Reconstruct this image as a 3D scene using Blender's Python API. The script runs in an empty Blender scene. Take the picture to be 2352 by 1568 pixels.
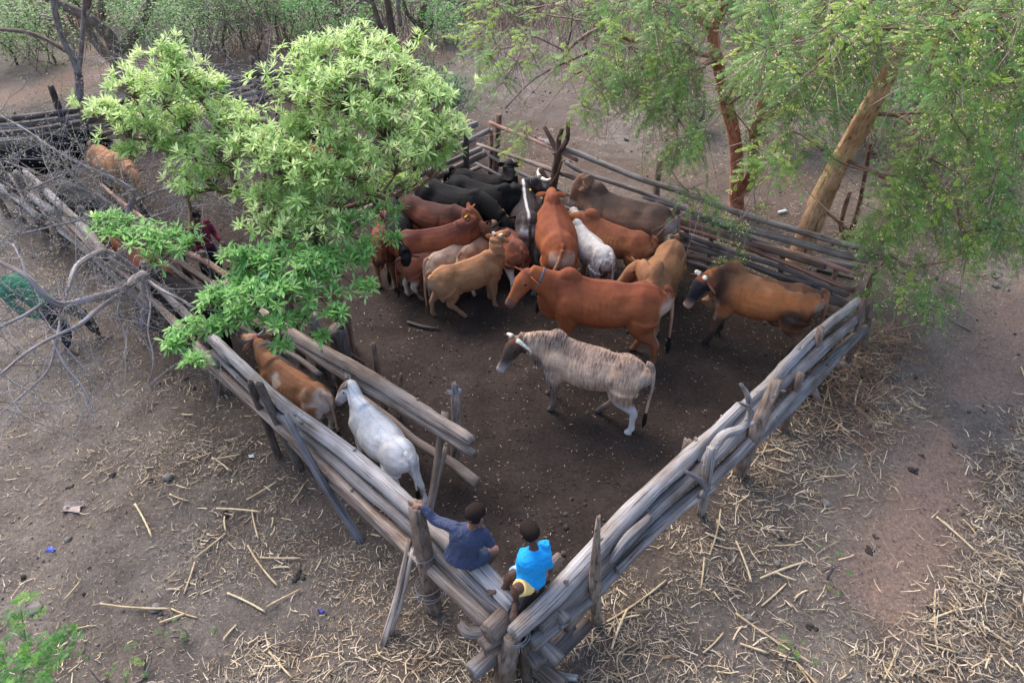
import bpy, math, random
import numpy as np
from mathutils import Vector, Matrix
R = math.radians
sc = bpy.context.scene
# ---------------------------------------------------------------- camera, world, light
CH, PITCH, FL = 7.2, R(40), 1568.0        # camera height, depression, focal length in px of a 2352 px wide picture
cam = bpy.data.cameras.new('camera'); cam.lens = 24; cam.sensor_width = 36; cam.clip_end = 600; cam.clip_start = .1
co = bpy.data.objects.new('camera', cam); sc.collection.objects.link(co)
co.location = (0, 0, CH); co.rotation_euler = (R(90) - PITCH, 0, 0); sc.camera = co
w = bpy.data.worlds.new('World'); sc.world = w; w.use_nodes = True
nt = w.node_tree; bg = nt.nodes['Background']; sky = nt.nodes.new('ShaderNodeTexSky')
sky.sky_type = 'NISHITA'; sky.sun_disc = False; sky.sun_elevation = R(48); sky.sun_rotation = R(-35)
sky.air_density = 1.0; sky.dust_density = 4.0; sky.ozone_density = 1.0
nt.links.new(sky.outputs[0], bg.inputs[0]); bg.inputs[1].default_value = 0.15
sl = bpy.data.lights.new('sun', 'SUN'); sl.energy = .75; sl.angle = R(50); sl.color = (1, .98, .93)
so = bpy.data.objects.new('sun', sl); sc.collection.objects.link(so)
so.rotation_euler = (R(42), 0, R(35 + 180))
sc.view_settings.view_transform = 'Standard'; sc.view_settings.look = 'None'; sc.view_settings.gamma = 1
sc.view_settings.exposure = 1.5

# ---------------------------------------------------------------- picking places
cp, sp = math.cos(PITCH), math.sin(PITCH)
def ray(u, v):
    x = (u - 1176) / FL; y = (784 - v) / FL
    return np.array((x, cp + y * sp, -sp + y * cp))
def W(u, v, z=0.0):
    d = ray(u, v); return np.array((0, 0, CH)) + d * ((z - CH) / d[2])
def Wy(u, v, y):
    d = ray(u, v); return np.array((0, 0, CH)) + d * (y / d[1])
def Wp(u, v, A, B, off=0.0):               # on the upright plane through ground points A, B
    n = np.array((-(B[1] - A[1]), B[0] - A[0], 0.)); n /= np.linalg.norm(n)
    d = ray(u, v); o = np.array((0, 0, CH)); a = np.array((A[0], A[1], 0.)) + n * off
    return o + d * (np.dot(a - o, n) / np.dot(d, n))
rs = np.random.RandomState(7); rnd = random.Random(11)
def unit(v):
    v = np.asarray(v, float); n = np.linalg.norm(v); return v / n if n > 1e-9 else np.array((0, 0, 1.))
# ---------------------------------------------------------------- numpy noise
_L = np.random.RandomState(3).rand(64, 64, 64).astype(np.float32)
def vnoise(p):
    p = np.asarray(p, float); i = np.floor(p).astype(int); f = p - i; f = f * f * (3 - 2 * f)
    o = 0
    for a in (0, 1):
        for b in (0, 1):
            for c in (0, 1):
                wgt = (f[..., 0] if a else 1 - f[..., 0]) * (f[..., 1] if b else 1 - f[..., 1]) * (f[..., 2] if c else 1 - f[..., 2])
                o = o + wgt * _L[(i[..., 0] + a) % 64, (i[..., 1] + b) % 64, (i[..., 2] + c) % 64]
    return o * 2 - 1
def fbm(p, o=3):
    p = np.asarray(p, float); s = 0; a = 1
    for k in range(o): s = s + a * vnoise(p * 2 ** k + k * 17.3); a *= .5
    return s
def sstep(a, b, x): t = np.clip((x - a) / (b - a), 0, 1); return t * t * (3 - 2 * t)
# ---------------------------------------------------------------- mesh builder
class MB:
    def __init__(s): s.v = []; s.f = []; s.n = 0; s.at = {}
    def add(s, v, f, **at):
        v = np.asarray(v, float).reshape(-1, 3); s.v.append(v)
        for q in f:
            q = np.asarray(q, int)
            if q.size: s.f.append(q + s.n)
        for k, a in at.items():
            a = np.broadcast_to(np.asarray(a, float), (len(v), 3)) if k != 'w' else a
            s.at.setdefault(k, []).append((s.n, a))
        s.n += len(v)
    def mesh(s, name, mats=(), smooth=True):
        me = bpy.data.meshes.new(name)
        V = np.concatenate(s.v) if s.v else np.zeros((0, 3))
        me.vertices.add(len(V)); me.vertices.foreach_set('co', V.astype(np.float32).ravel())
        li = np.concatenate([q.ravel() for q in s.f]); st = []; off = 0; mi = []
        tot = np.concatenate([np.full(len(q), q.shape[1]) for q in s.f])
        start = np.concatenate([[0], np.cumsum(tot)[:-1]])
        me.loops.add(len(li)); me.loops.foreach_set('vertex_index', li.astype(np.int32))
        me.polygons.add(len(tot)); me.polygons.foreach_set('loop_start', start.astype(np.int32))
        me.polygons.foreach_set('loop_total', tot.astype(np.int32))
        me.update(calc_edges=True)
        me.polygons.foreach_set('use_smooth', np.full(len(tot), smooth))
        for k, L in s.at.items():
            A = np.zeros((len(V), 3), np.float32)
            for n, a in L: A[n:n + len(a)] = a
            t = me.attributes.new(k, 'FLOAT_VECTOR', 'POINT'); t.data.foreach_set('vector', A.ravel())
        for m in mats: me.materials.append(m)
        return me
    def build(s, name, mat, parent=None, smooth=True, local=False):
        o = bpy.data.objects.new(name, s.mesh(name, [mat] if mat else [], smooth)); sc.collection.objects.link(o)
        if parent is not None:
            o.parent = parent
            if not local: o.matrix_parent_inverse = Matrix.Translation(-parent.location)   # its points are in scene space
        return o
def tag(o, label=None, cat=None, group=None, kind=None):
    for k, x in (('label', label), ('category', cat), ('group', group), ('kind', kind)):
        if x: o[k] = x
    return o
def empty(name, loc=(0, 0, 0), rz=0):
    o = bpy.data.objects.new(name, None); sc.collection.objects.link(o); o.location = loc; o.rotation_euler = (0, 0, rz)
    o.empty_display_size = .1; return o
def spline(P, k=4):
    P = np.asarray(P, float); n = len(P)
    if n < 3 or k < 2: 
        if n == 2 and k > 1: t = np.linspace(0, 1, k + 1)[:, None]; return P[0] * (1 - t) + P[1] * t
        return P
    E = np.vstack([2 * P[0] - P[1], P, 2 * P[-1] - P[-2]]); o = []
    for i in range(n - 1):
        a, b, c, d = E[i:i + 4]
        for j in range(k):
            t = j / k; o.append(.5 * (2 * b + (c - a) * t + (2 * a - 5 * b + 4 * c - d) * t * t + (3 * b - a - 3 * c + d) * t ** 3))
    o.append(P[-1]); return np.array(o)
def frames(P, up=(0, 0, 1)):
    T = np.gradient(P, axis=0); T /= np.linalg.norm(T, axis=1)[:, None] + 1e-12
    up = np.asarray(up, float)
    S = np.cross(up, T); n = np.linalg.norm(S, axis=1)
    bad = n < .25
    S[bad] = np.cross((0, 1, 0.01), T[bad]) if bad.any() else S[bad]
    if bad.any():
        for i in range(1, len(S)):
            if np.dot(S[i], S[i - 1]) < 0: S[i] = -S[i]
    S /= np.linalg.norm(S, axis=1)[:, None] + 1e-12
    U = np.cross(T, S); return T, S, U
def tube(mb, P, r, n=8, k=1, up=(0, 0, 1), cap=True, rough=0, shape=None, tint=None, ragged=0):
    """r: scalar, list, or list of (side, up) radii"""
    P = np.asarray(P, float); m = len(P)
    r = np.asarray(r, float)
    if r.ndim == 0: r = np.full((m, 2), float(r))
    elif r.ndim == 1: r = np.stack([r, r], 1)
    if k > 1:
        Q = np.hstack([P, r]); Q = spline(Q, k); P, r = Q[:, :3], np.maximum(Q[:, 3:], 1e-4); m = len(P)
    T, S, U = frames(P, up)
    a = np.arange(n) / n * 2 * math.pi; c, s = np.cos(a), np.sin(a)
    cc = np.broadcast_to(c, (m, n)).copy(); ss = np.broadcast_to(s, (m, n)).copy()
    if shape is not None: cc, ss = shape(cc, ss)
    ln = np.concatenate([[0], np.cumsum(np.linalg.norm(np.diff(P, axis=0), axis=1))])
    off = rs.rand(3) * 50
    if rough:
        g = np.stack([np.broadcast_to(ln[:, None] * 1.2, (m, n)), cc * 2.1, ss * 2.1], -1) + off
        h = np.stack([np.broadcast_to(ln[:, None] * 7, (m, n)), cc * 3.6, ss * 3.6], -1) + off
        q = 1 + rough * (fbm(g, 2) * 1.2 + .45 * vnoise(h)); cc = cc * q; ss = ss * q
    V = P[:, None, :] + S[:, None, :] * (cc * r[:, :1])[..., None] + U[:, None, :] * (ss * r[:, 1:])[..., None]
    if ragged:
        V[0] -= T[0] * (rs.rand(n, 1) * ragged); V[-1] += T[-1] * (rs.rand(n, 1) * ragged)
    G = np.stack([np.broadcast_to(ln[:, None], (m, n)), c * r[:, :1], s * r[:, 1:]], -1) + off
    V = V.reshape(-1, 3); G = G.reshape(-1, 3)
    i = np.arange(m - 1)[:, None] * n; j = np.arange(n)[None]; j2 = (j + 1) % n
    F = np.stack([i + j, i + j2, i + n + j2, i + n + j], -1).reshape(-1, 4)
    fs = [F]
    if cap:
        V = np.vstack([V, P[0], P[-1]]); G = np.vstack([G, off + (0, 0, 0), off + (ln[-1], 0, 0)]); b = m * n
        jj = np.arange(n); k2 = (jj + 1) % n
        fs.append(np.stack([k2, jj, np.full(n, b)], -1)); fs.append(np.stack([(m - 1) * n + jj, (m - 1) * n + k2, np.full(n, b + 1)], -1))
    at = {'grain': G}
    if tint is not None: at['tint'] = np.asarray(tint, float)
    mb.add(V, fs, **at)
def sticks(mb, A, B, r, tint=None, n=3):
    A = np.asarray(A, float); B = np.asarray(B, float); N = len(A); r = np.broadcast_to(np.asarray(r, float), (N,))
    T = B - A; T /= np.linalg.norm(T, axis=1)[:, None] + 1e-9
    h = np.where(np.abs(T[:, 2:3]) > .9, (1., 0, 0), (0, 0, 1.)); S = np.cross(h, T); S /= np.linalg.norm(S, axis=1)[:, None] + 1e-9; U = np.cross(T, S)
    a = np.arange(n) / n * 2 * math.pi + .5
    ring = S[:, None] * np.cos(a)[None, :, None] + U[:, None] * np.sin(a)[None, :, None]
    V = np.stack([A[:, None] + ring * r[:, None, None], B[:, None] + ring * r[:, None, None] * .7], 1).reshape(-1, 3)
    b = np.arange(N)[:, None] * 2 * n; j = np.arange(n)[None]; k = (j + 1) % n
    F = np.stack([b + j, b + k, b + n + k, b + n + j], -1).reshape(-1, 4)
    G = V * 1.0; at = {'grain': G}
    if tint is not None: at['tint'] = np.repeat(np.asarray(tint, float).reshape(-1, 3) if np.ndim(tint) > 1 else np.tile(tint, (N, 1)), 2 * n, 0)
    mb.add(V, [F], **at)
def inst(mb, TV, TF, M, pos, scl, tint=None):
    """many copies of a small template: M (N,3,3) columns are the axes"""
    N = len(pos); V = np.einsum('nij,kj->nki', M, TV) * np.asarray(scl)[:, None, None] + pos[:, None]
    k = len(TV); fs = [(np.asarray(f)[None] + (np.arange(N) * k)[:, None, None]).reshape(-1, np.asarray(f).shape[1]) for f in TF]
    at = {}
    if tint is not None: at['tint'] = np.repeat(tint, k, 0)
    mb.add(V.reshape(-1, 3), fs, **at)
def basis(X, upish=(0, 0, 1.)):
    X = X / (np.linalg.norm(X, axis=1)[:, None] + 1e-9); u = np.broadcast_to(upish, X.shape)
    Y = np.cross(u, X); b = np.linalg.norm(Y, axis=1) < 1e-3; Y[b] = (0, 1, 0); Y /= np.linalg.norm(Y, axis=1)[:, None]
    return np.stack([X, Y, np.cross(X, Y)], -1)
def ball(mb, c, r, n=10, m=7, axis=(0, 0, 1), tint=None, rough=0):
    c = np.asarray(c, float); ax = unit(axis); r = np.asarray(r, float) * np.ones(3)     # r = side, side2, along axis
    t = np.cos(np.linspace(math.pi, 0, m + 1)) * .999; P = c + ax * (t * r[2])[:, None]
    rr = np.sqrt(np.maximum(1 - t * t, .0009))[:, None] * r[:2]
    tube(mb, P, rr, n=n, tint=tint, rough=rough)

# ---------------------------------------------------------------- materials
def mat(name):
    m = bpy.data.materials.new(name); m.use_nodes = True; n = m.node_tree
    return m, n, n.nodes['Principled BSDF'], lambda t: n.nodes.new(t), n.links.new
def ramp(nd, stops):
    e = nd.color_ramp.elements
    while len(e) < len(stops): e.new(.5)
    for q, (p, c) in zip(e, stops): q.position = p; q.color = (*c, 1) if len(c) == 3 else c
def m_wood(name, a, b, c, gs=(2.2, 42, 42), bump=.5, rough=.85):
    m, n, bs, N, L = mat(name)
    at = N('ShaderNodeAttribute'); at.attribute_name = 'grain'; ti = N('ShaderNodeAttribute'); ti.attribute_name = 'tint'
    mp = N('ShaderNodeMapping'); mp.inputs['Scale'].default_value = gs; L(at.outputs['Vector'], mp.inputs[0])
    no = N('ShaderNodeTexNoise'); no.inputs['Scale'].default_value = 1; no.inputs['Detail'].default_value = 6; no.inputs['Roughness'].default_value = .65; L(mp.outputs[0], no.inputs[0])
    n2 = N('ShaderNodeTexNoise'); n2.inputs['Scale'].default_value = 2.5; n2.inputs['Detail'].default_value = 4; L(at.outputs['Vector'], n2.inputs[0])
    r1 = N('ShaderNodeValToRGB'); ramp(r1, [(.33, a), (.43, b), (.7, c)]); L(no.outputs[0], r1.inputs[0])
    r2 = N('ShaderNodeValToRGB'); ramp(r2, [(.28, (.62, .5, .42)), (.42, (.85, .8, .76)), (.56, (1.05, 1.05, 1.06)), (.72, (1.22, 1.22, 1.24))]); L(n2.outputs[0], r2.inputs[0])
    mx = N('ShaderNodeMix'); mx.data_type = 'RGBA'; mx.blend_type = 'MULTIPLY'; mx.inputs[0].default_value = 1
    L(r1.outputs[0], mx.inputs[6]); L(r2.outputs[0], mx.inputs[7])
    m2 = N('ShaderNodeMix'); m2.data_type = 'RGBA'; m2.blend_type = 'MULTIPLY'; m2.inputs[0].default_value = 1
    L(mx.outputs[2], m2.inputs[6]); L(ti.outputs['Color'], m2.inputs[7]); L(m2.outputs[2], bs.inputs['Base Color'])
    bs.inputs['Roughness'].default_value = rough
    bp = N('ShaderNodeBump'); bp.inputs['Strength'].default_value = bump; bp.inputs['Distance'].default_value = .012
    L(no.outputs[0], bp.inputs['Height']); L(bp.outputs[0], bs.inputs['Normal']); return m
WOOD = m_wood('weathered_wood', (.028, .025, .024), (.15, .142, .142), (.3, .292, .3), gs=(1.6, 55, 55), bump=1.0)
BARK = m_wood('bark', (.04, .032, .027), (.15, .118, .1), (.31, .26, .225), gs=(6, 26, 26), bump=1.0)
STRAW = m_wood('dry_straw', (.34, .26, .17), (.52, .43, .3), (.68, .6, .47), gs=(3, 60, 60), bump=.3, rough=.7)
def m_leaf(name, trans=.35, rough=.5):
    m, n, bs, N, L = mat(name)
    ti = N('ShaderNodeAttribute'); ti.attribute_name = 'tint'
    L(ti.outputs['Color'], bs.inputs['Base Color']); bs.inputs['Roughness'].default_value = rough
    tr = N('ShaderNodeBsdfTranslucent'); hs = N('ShaderNodeHueSaturation'); hs.inputs['Value'].default_value = 1.3; hs.inputs['Saturation'].default_value = 1.1
    L(ti.outputs['Color'], hs.inputs['Color']); L(hs.outputs[0], tr.inputs[0])
    ms = N('ShaderNodeMixShader'); ms.inputs[0].default_value = trans
    L(bs.outputs[0], ms.inputs[1]); L(tr.outputs[0], ms.inputs[2]); L(ms.outputs[0], n.nodes['Material Output'].inputs[0]); return m
LEAF = m_leaf('leaf')
def m_plain(name, col, rough=.7, noise=.12, scale=40, bump=.2, sheen=0, spec=.4):
    m, n, bs, N, L = mat(name)
    tc = N('ShaderNodeTexCoord'); no = N('ShaderNodeTexNoise'); no.inputs['Scale'].default_value = scale; no.inputs['Detail'].default_value = 5; L(tc.outputs['Object'], no.inputs[0])
    r1 = N('ShaderNodeValToRGB'); ramp(r1, [(.3, tuple(x * (1 - noise * 2) for x in col)), (.7, tuple(min(1, x * (1 + noise * 2)) for x in col))]); L(no.outputs[0], r1.inputs[0])
    L(r1.outputs[0], bs.inputs['Base Color']); bs.inputs['Roughness'].default_value = rough; bs.inputs['Specular IOR Level'].default_value = spec
    bp = N('ShaderNodeBump'); bp.inputs['Strength'].default_value = bump; bp.inputs['Distance'].default_value = .01
    L(no.outputs[0], bp.inputs['Height']); L(bp.outputs[0], bs.inputs['Normal']); return m
STONE = m_plain('stone', (.17, .155, .14), .9, .2, 18, .5)
DUNG = m_plain('dung', (.03, .024, .02), .8, .3, 30, .9)
HORN = m_plain('horn', (.66, .62, .5), .45, .2, 25)
WIRE = m_plain('wire', (.22, .23, .25), .45)

# ---------------------------------------------------------------- ground
pen_poly = [W(1180, 1400, .2)[:2], W(930, 1175, .1)[:2], W(600, 900, .1)[:2], W(240, 600, .1)[:2], W(60, 430, .1)[:2], W(0, 285, .3)[:2], W(640, 185, .4)[:2], W(1110, 345, .2)[:2], np.array((5.45, 9.2)), np.array((5.1, 8.2)), ]
def poly_sd(P, poly):                       # signed distance, inside negative
    P = np.asarray(P, float); poly = np.asarray(poly, float); d = np.full(P.shape[:-1], 1e9); ins = np.zeros(P.shape[:-1], bool)
    for i in range(len(poly)):
        a, b = poly[i - 1], poly[i]; e = b - a; q = P - a
        t = np.clip((q @ e) / (e @ e), 0, 1); d = np.minimum(d, np.linalg.norm(q - t[..., None] * e, axis=-1))
        c = ((a[1] > P[..., 1]) != (b[1] > P[..., 1])) & (P[..., 0] < (b[0] - a[0]) * (P[..., 1] - a[1]) / (b[1] - a[1] + 1e-12) + a[0]); ins ^= c
    return np.where(ins, -d, d)
def seg_d(P, pts):
    d = np.full(P.shape[:-1], 1e9)
    for a, b in zip(pts[:-1], pts[1:]):
        a = np.asarray(a)[:2]; b = np.asarray(b)[:2]; e = b - a; q = P - a; t = np.clip((q @ e) / (e @ e), 0, 1); d = np.minimum(d, np.linalg.norm(q - t[..., None] * e, axis=-1))
    return d
red_band = [W(2150, 1568), W(2040, 1400), W(2130, 1180), W(2190, 1060), W(2330, 760), W(2500, 600)]
path_l = [W(-200, 260), W(0, 225), W(110, 205), W(215, 150), W(260, 110)]
straw_band = [W(2100, 1600), W(2200, 1480), W(2290, 1330), W(2340, 1130), W(2420, 1000)]
def gh(x, y):
    p = np.stack([x, y, x * 0], -1); return .03 * fbm(p * .7, 2) + .022 * fbm(p * 3.1 + 9, 3)
xs = np.concatenate([-16 - np.geomspace(1, 140, 26)[::-1], np.arange(-16, 12, .06), 12 + np.geomspace(.4, 140, 30)])
ys = np.concatenate([-1 - np.geomspace(1, 60, 10)[::-1], np.arange(-1, 17, .06), 17 + np.geomspace(.2, 200, 60)])
X, Y = np.meshgrid(xs, ys); Z = gh(X, Y); XY = np.stack([X, Y], -1)
q_ = np.stack([X, Y, X * 0], -1); Z = Z + .016 * np.minimum(0, fbm(q_ * 6.5 + 40, 2) + .15) + .006 * fbm(q_ * 9 + 3, 2)      # hoof pocks and clods
nz = fbm(np.stack([X * .9, Y * .9, X * 0 + 3], -1), 3)
pen = 1 - sstep(-.15, .35, poly_sd(XY, pen_poly) + .35 * nz)
near = np.stack([X, Y], -1)
dbr = seg_d(XY, [np.array((5.4, 9.2)), np.array((5.15, 8.3)), np.array((.05, 3.3)), np.array((-3.2, 6.3)), np.array((-8.5, 11.4))])
trod = np.exp(-(np.maximum(0, dbr + .25 * nz) / 1.1) ** 2)      # trampled dung just outside the rails
red = np.maximum(np.exp(-(seg_d(XY, red_band) / .62) ** 2), .9 * np.exp(-(seg_d(XY, path_l) / 1.0) ** 2)) * sstep(-.6, .5, nz + .25)
red = np.maximum(red, .15 * sstep(.2, 1.2, fbm(np.stack([X * .35, Y * .35, X * 0 + 31], -1), 2)))
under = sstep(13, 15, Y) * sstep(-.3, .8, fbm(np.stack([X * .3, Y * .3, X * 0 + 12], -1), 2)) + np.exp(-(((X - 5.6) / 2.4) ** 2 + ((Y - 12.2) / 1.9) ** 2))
g = MB(); ny, nx = X.shape
i = (np.arange(ny - 1)[:, None] * nx + np.arange(nx - 1)[None]).ravel()
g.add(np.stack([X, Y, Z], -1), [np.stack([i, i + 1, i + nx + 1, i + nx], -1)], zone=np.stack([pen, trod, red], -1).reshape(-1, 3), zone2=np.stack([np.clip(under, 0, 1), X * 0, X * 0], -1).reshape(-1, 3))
m, n, bs, N, L = mat('soil')
tc = N('ShaderNodeTexCoord'); z1 = N('ShaderNodeAttribute'); z1.attribute_name = 'zone'; z2 = N('ShaderNodeAttribute'); z2.attribute_name = 'zone2'
s1 = N('ShaderNodeSeparateXYZ'); L(z1.outputs['Vector'], s1.inputs[0]); s2 = N('ShaderNodeSeparateXYZ'); L(z2.outputs['Vector'], s2.inputs[0])
def nz_(scale, det=6, ro=.6, co='Object'):
    q = N('ShaderNodeTexNoise'); q.inputs['Scale'].default_value = scale; q.inputs['Detail'].default_value = det; q.inputs['Roughness'].default_value = ro; L(tc.outputs[co], q.inputs[0]); return q
nA, nB, nC = nz_(1.6), nz_(22, 8, .75), nz_(90, 4, .7)
def mixc(f, a, b, blend='MIX'):
    q = N('ShaderNodeMix'); q.data_type = 'RGBA'; q.blend_type = blend
    (L(f, q.inputs[0]) if not isinstance(f, float) else setattr(q.inputs[0], 'default_value', f))
    for s_, idx in ((a, 6), (b, 7)):
        if isinstance(s_, tuple): q.inputs[idx].default_value = (*s_, 1)
        else: L(s_, q.inputs[idx])
    return q.outputs[2]
rA = N('ShaderNodeValToRGB'); ramp(rA, [(.32, (.1, .083, .071)), (.52, (.148, .125, .108)), (.72, (.205, .178, .156))]); L(nA.outputs[0], rA.inputs[0])
c = mixc(s1.outputs[2], rA.outputs[0], (.23, .158, .125))
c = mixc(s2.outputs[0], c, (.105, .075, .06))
tr = N('ShaderNodeMath'); tr.operation = 'MULTIPLY'; L(s1.outputs[1], tr.inputs[0]); tr.inputs[1].default_value = .75
c = mixc(tr.outputs[0], c, (.08, .06, .047))
rP = N('ShaderNodeValToRGB'); ramp(rP, [(.3, (.03, .0215, .0185)), (.7, (.058, .0425, .0365))]); L(nA.outputs[0], rP.inputs[0])
c = mixc(s1.outputs[0], c, rP.outputs[0])
rB = N('ShaderNodeValToRGB'); ramp(rB, [(.3, (.5, .5, .5)), (.5, (1, 1, 1)), (.72, (1.5, 1.47, 1.45))]); L(nB.outputs[0], rB.inputs[0]); c = mixc(1.0, c, rB.outputs[0], 'MULTIPLY')
rC = N('ShaderNodeValToRGB'); ramp(rC, [(.35, (.7, .7, .7)), (.65, (1.25, 1.25, 1.25))]); L(nC.outputs[0], rC.inputs[0]); c = mixc(1.0, c, rC.outputs[0], 'MULTIPLY')
L(c, bs.inputs['Base Color']); bs.inputs['Roughness'].default_value = .95; bs.inputs['Specular IOR Level'].default_value = .2
ad = N('ShaderNodeMath'); ad.operation = 'ADD'; L(nB.outputs[0], ad.inputs[0]); ml = N('ShaderNodeMath'); ml.operation = 'MULTIPLY'; ml.inputs[1].default_value = .35; L(nC.outputs[0], ml.inputs[0]); L(ml.outputs[0], ad.inputs[1])
bp = N('ShaderNodeBump'); bp.inputs['Strength'].default_value = .9; bp.inputs['Distance'].default_value = .03; L(ad.outputs[0], bp.inputs['Height']); L(bp.outputs[0], bs.inputs['Normal'])
SOIL = m
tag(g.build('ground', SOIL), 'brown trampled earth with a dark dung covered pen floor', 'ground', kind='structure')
def onground(p, dz=0): p = np.array(p, float); p[..., 2] = gh(p[..., 0], p[..., 1]) + dz; return p

# ---------------------------------------------------------------- straw, stalks, stones
def scatter(n, x0, x1, y0, y1): return np.stack([rs.uniform(x0, x1, n), rs.uniform(y0, y1, n)], -1)
def pile_height(P): return .05 * np.exp(-(seg_d(P, straw_band) / .5) ** 2)
def straw_density(P):
    sd = poly_sd(P, pen_poly); nzz = fbm(np.concatenate([P * 1.3, P[:, :1] * 0 + 5], 1), 3)
    d = .16 + .2 * sstep(-.2, .8, nzz)
    band = np.exp(-(seg_d(P, straw_band) / .6) ** 2) * sstep(-1.2, .2, nzz)
    front = np.exp(-((P[:, 0] - .3) / 3.0) ** 2 - ((P[:, 1] - 3.0) / 1.2) ** 2)
    rf = np.exp(-(seg_d(P, [np.array((1.0, 3.4)), np.array((3.2, 5.6)), np.array((5.0, 7.6))]) / 1.0) ** 2)
    lf = np.exp(-(seg_d(P, [np.array((-.8, 3.0)), np.array((-2.6, 4.4)), np.array((-4.2, 6.4))]) / 1.0) ** 2)
    red = np.exp(-(seg_d(P, red_band) / .5) ** 2)
    d = d + 1.3 * band + .95 * front * sstep(-.9, .4, nzz) + 1.05 * rf * sstep(-.9, .5, nzz) + .7 * lf * sstep(-.8, .6, nzz)
    d = d * (1 - .75 * red) * sstep(.0, .25, sd)
    return np.clip(d, 0, 1.3)
def straws(n, box, lmin, lmax, wmin, wmax, name, dens, lift=.006, tilt=.12):
    P = scatter(n, *box); k = rs.rand(n) < dens(P); P = P[k]; n = len(P)
    z = gh(P[:, 0], P[:, 1]) + pile_height(P) * rs.rand(n) + lift * (.3 + rs.rand(n))
    a = rs.uniform(0, math.pi, n); l = rs.uniform(lmin, lmax, n) ** 1.0; t = rs.normal(0, tilt, n) * l
    D = np.stack([np.cos(a) * l, np.sin(a) * l, t], -1) * .5; C = np.concatenate([P, z[:, None]], 1) + np.array((0, 0, 1.)) * np.abs(D[:, 2:3])
    v = rs.rand(n, 1); q = rs.rand(n, 1)
    T = (.35 + .85 * v ** 1.3) * np.array((1, 1, 1)) * (1 - q * np.array((0, .06, .2)))
    T = T * np.where(rs.rand(n, 1) < .3, .55, 1) * np.array((1, .99, 1.03))
    return C - D, C + D, rs.uniform(wmin, wmax, n), T
mb = MB()
for a in (straws(210000, (-9, 9, 1.5, 12), .012, .055, .0018, .004, '', straw_density, .004),
          straws(26000, (-9, 9, 1.5, 12), .04, .15, .0035, .0085, '', lambda P: straw_density(P) ** 1.3, .012, .2),
          straws(11000, (3.0, 9, 2.2, 8), .06, .2, .0045, .010, '', lambda P: np.exp(-(seg_d(P, straw_band) / .45) ** 2), .02, .3),
          straws(16000, (.8, 8, 2.3, 9), .09, .24, .004, .0085, '', lambda P: .33 * np.exp(-((seg_d(P, [np.array((1.3, 3.0)), np.array((3.4, 5.2)), np.array((5.4, 7.6))]) - .2) / .75) ** 2) * sstep(.05, .3, poly_sd(P, pen_poly)) * sstep(-.4, .6, fbm(np.concatenate([P * 1.6, P[:, :1] * 0 + 2], 1), 2)), .02, .25),
          straws(7000, (-3, 3, 1.6, 3.6), .08, .22, .004, .0085, '', lambda P: .22 * sstep(.15, .5, poly_sd(P, pen_poly)), .02, .25),
          straws(70000, (-14, 14, 10, 30), .03, .12, .003, .0065, '', lambda P: .75 * sstep(-.7, .6, fbm(np.concatenate([P * .8, P[:, :1] * 0], 1), 2)) * sstep(0, .3, poly_sd(P, pen_poly)), .006)):
    M_ = (a[0] + a[1]) / 2 + rs.normal(0, 1, a[0].shape) * (.09, .09, .04) * np.linalg.norm(a[1] - a[0], axis=1)[:, None]; M_[:, 2] = np.maximum(M_[:, 2], gh(M_[:, 0], M_[:, 1]) + .003); sticks(mb, a[0], M_, a[2], a[3]); sticks(mb, M_, a[1], a[2] * .8, a[3])
tag(mb.build('straw_litter', STRAW, smooth=False), 'pale chopped straw and chaff strewn over the brown earth outside the rails', 'straw', kind='stuff')
mb = MB()
pd = lambda P: (poly_sd(P, pen_poly) < .1) * (.25 + .6 * sstep(.0, 1, fbm(np.concatenate([P * .9, P[:, :1] * 0 + 8], 1), 2)))
for a in (straws(15000, (-8, 6, 3, 17), .012, .05, .0025, .005, '', pd, .004), straws(9000, (-8, 6, 3, 17), .006, .02, .0025, .005, '', pd, .003)): sticks(mb, a[0], a[1], a[2], a[3] * 1.1)
tag(mb.build('straw_chips', STRAW, smooth=False), 'sparse pale straw chips trodden into the dark pen floor', 'straw', kind='stuff')
# clods of earth and dung
IV = np.array([(1, 0, 0), (-1, 0, 0), (0, 1, 0), (0, -1, 0), (0, 0, 1), (0, 0, -1)], float)
IF = [np.array([(0, 2, 4), (2, 1, 4), (1, 3, 4), (3, 0, 4), (2, 0, 5), (1, 2, 5), (3, 1, 5), (0, 3, 5)])]
def clods(n, box, dens, smin, smax, tint, name, label):
    P = scatter(n, *box); P = P[rs.rand(n) < dens(P)]; n = len(P)
    M = basis(rs.normal(size=(n, 3))) * np.array((1, .8, .6))[None, None]
    mb = MB(); s = rs.uniform(smin, smax, n) * (rs.rand(n) ** 1.5 + .3)
    pos = np.concatenate([P, gh(P[:, 0], P[:, 1])[:, None] + s[:, None] * .3], 1)
    inst(mb, IV, IF, M, pos, s, np.array(tint)[None] * rs.uniform(.6, 1.4, (n, 1)))
    tag(mb.build(name, CLOD, smooth=True), label, 'soil', kind='stuff')
m, n_, bs, N, L = mat('clod'); q = N('ShaderNodeAttribute'); q.attribute_name = 'tint'; L(q.outputs['Color'], bs.inputs['Base Color']); bs.inputs['Roughness'].default_value = .95; CLOD = m
clods(26000, (-8, 6, 3, 15), lambda P: (poly_sd(P, pen_poly) < .3) * (.4 + .5 * (fbm(np.concatenate([P, P[:, :1] * 0], 1), 2) > 0)), .008, .022, (.062, .043, .037), 'dung_crumbs', 'dark crumbs of trodden dung across the pen floor')
clods(30000, (-9, 10, 1.5, 14), lambda P: (poly_sd(P, pen_poly) > 0) * .7, .005, .018, (.14, .1, .085), 'soil_crumbs', 'small crumbs of brown earth outside the rails')
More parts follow.
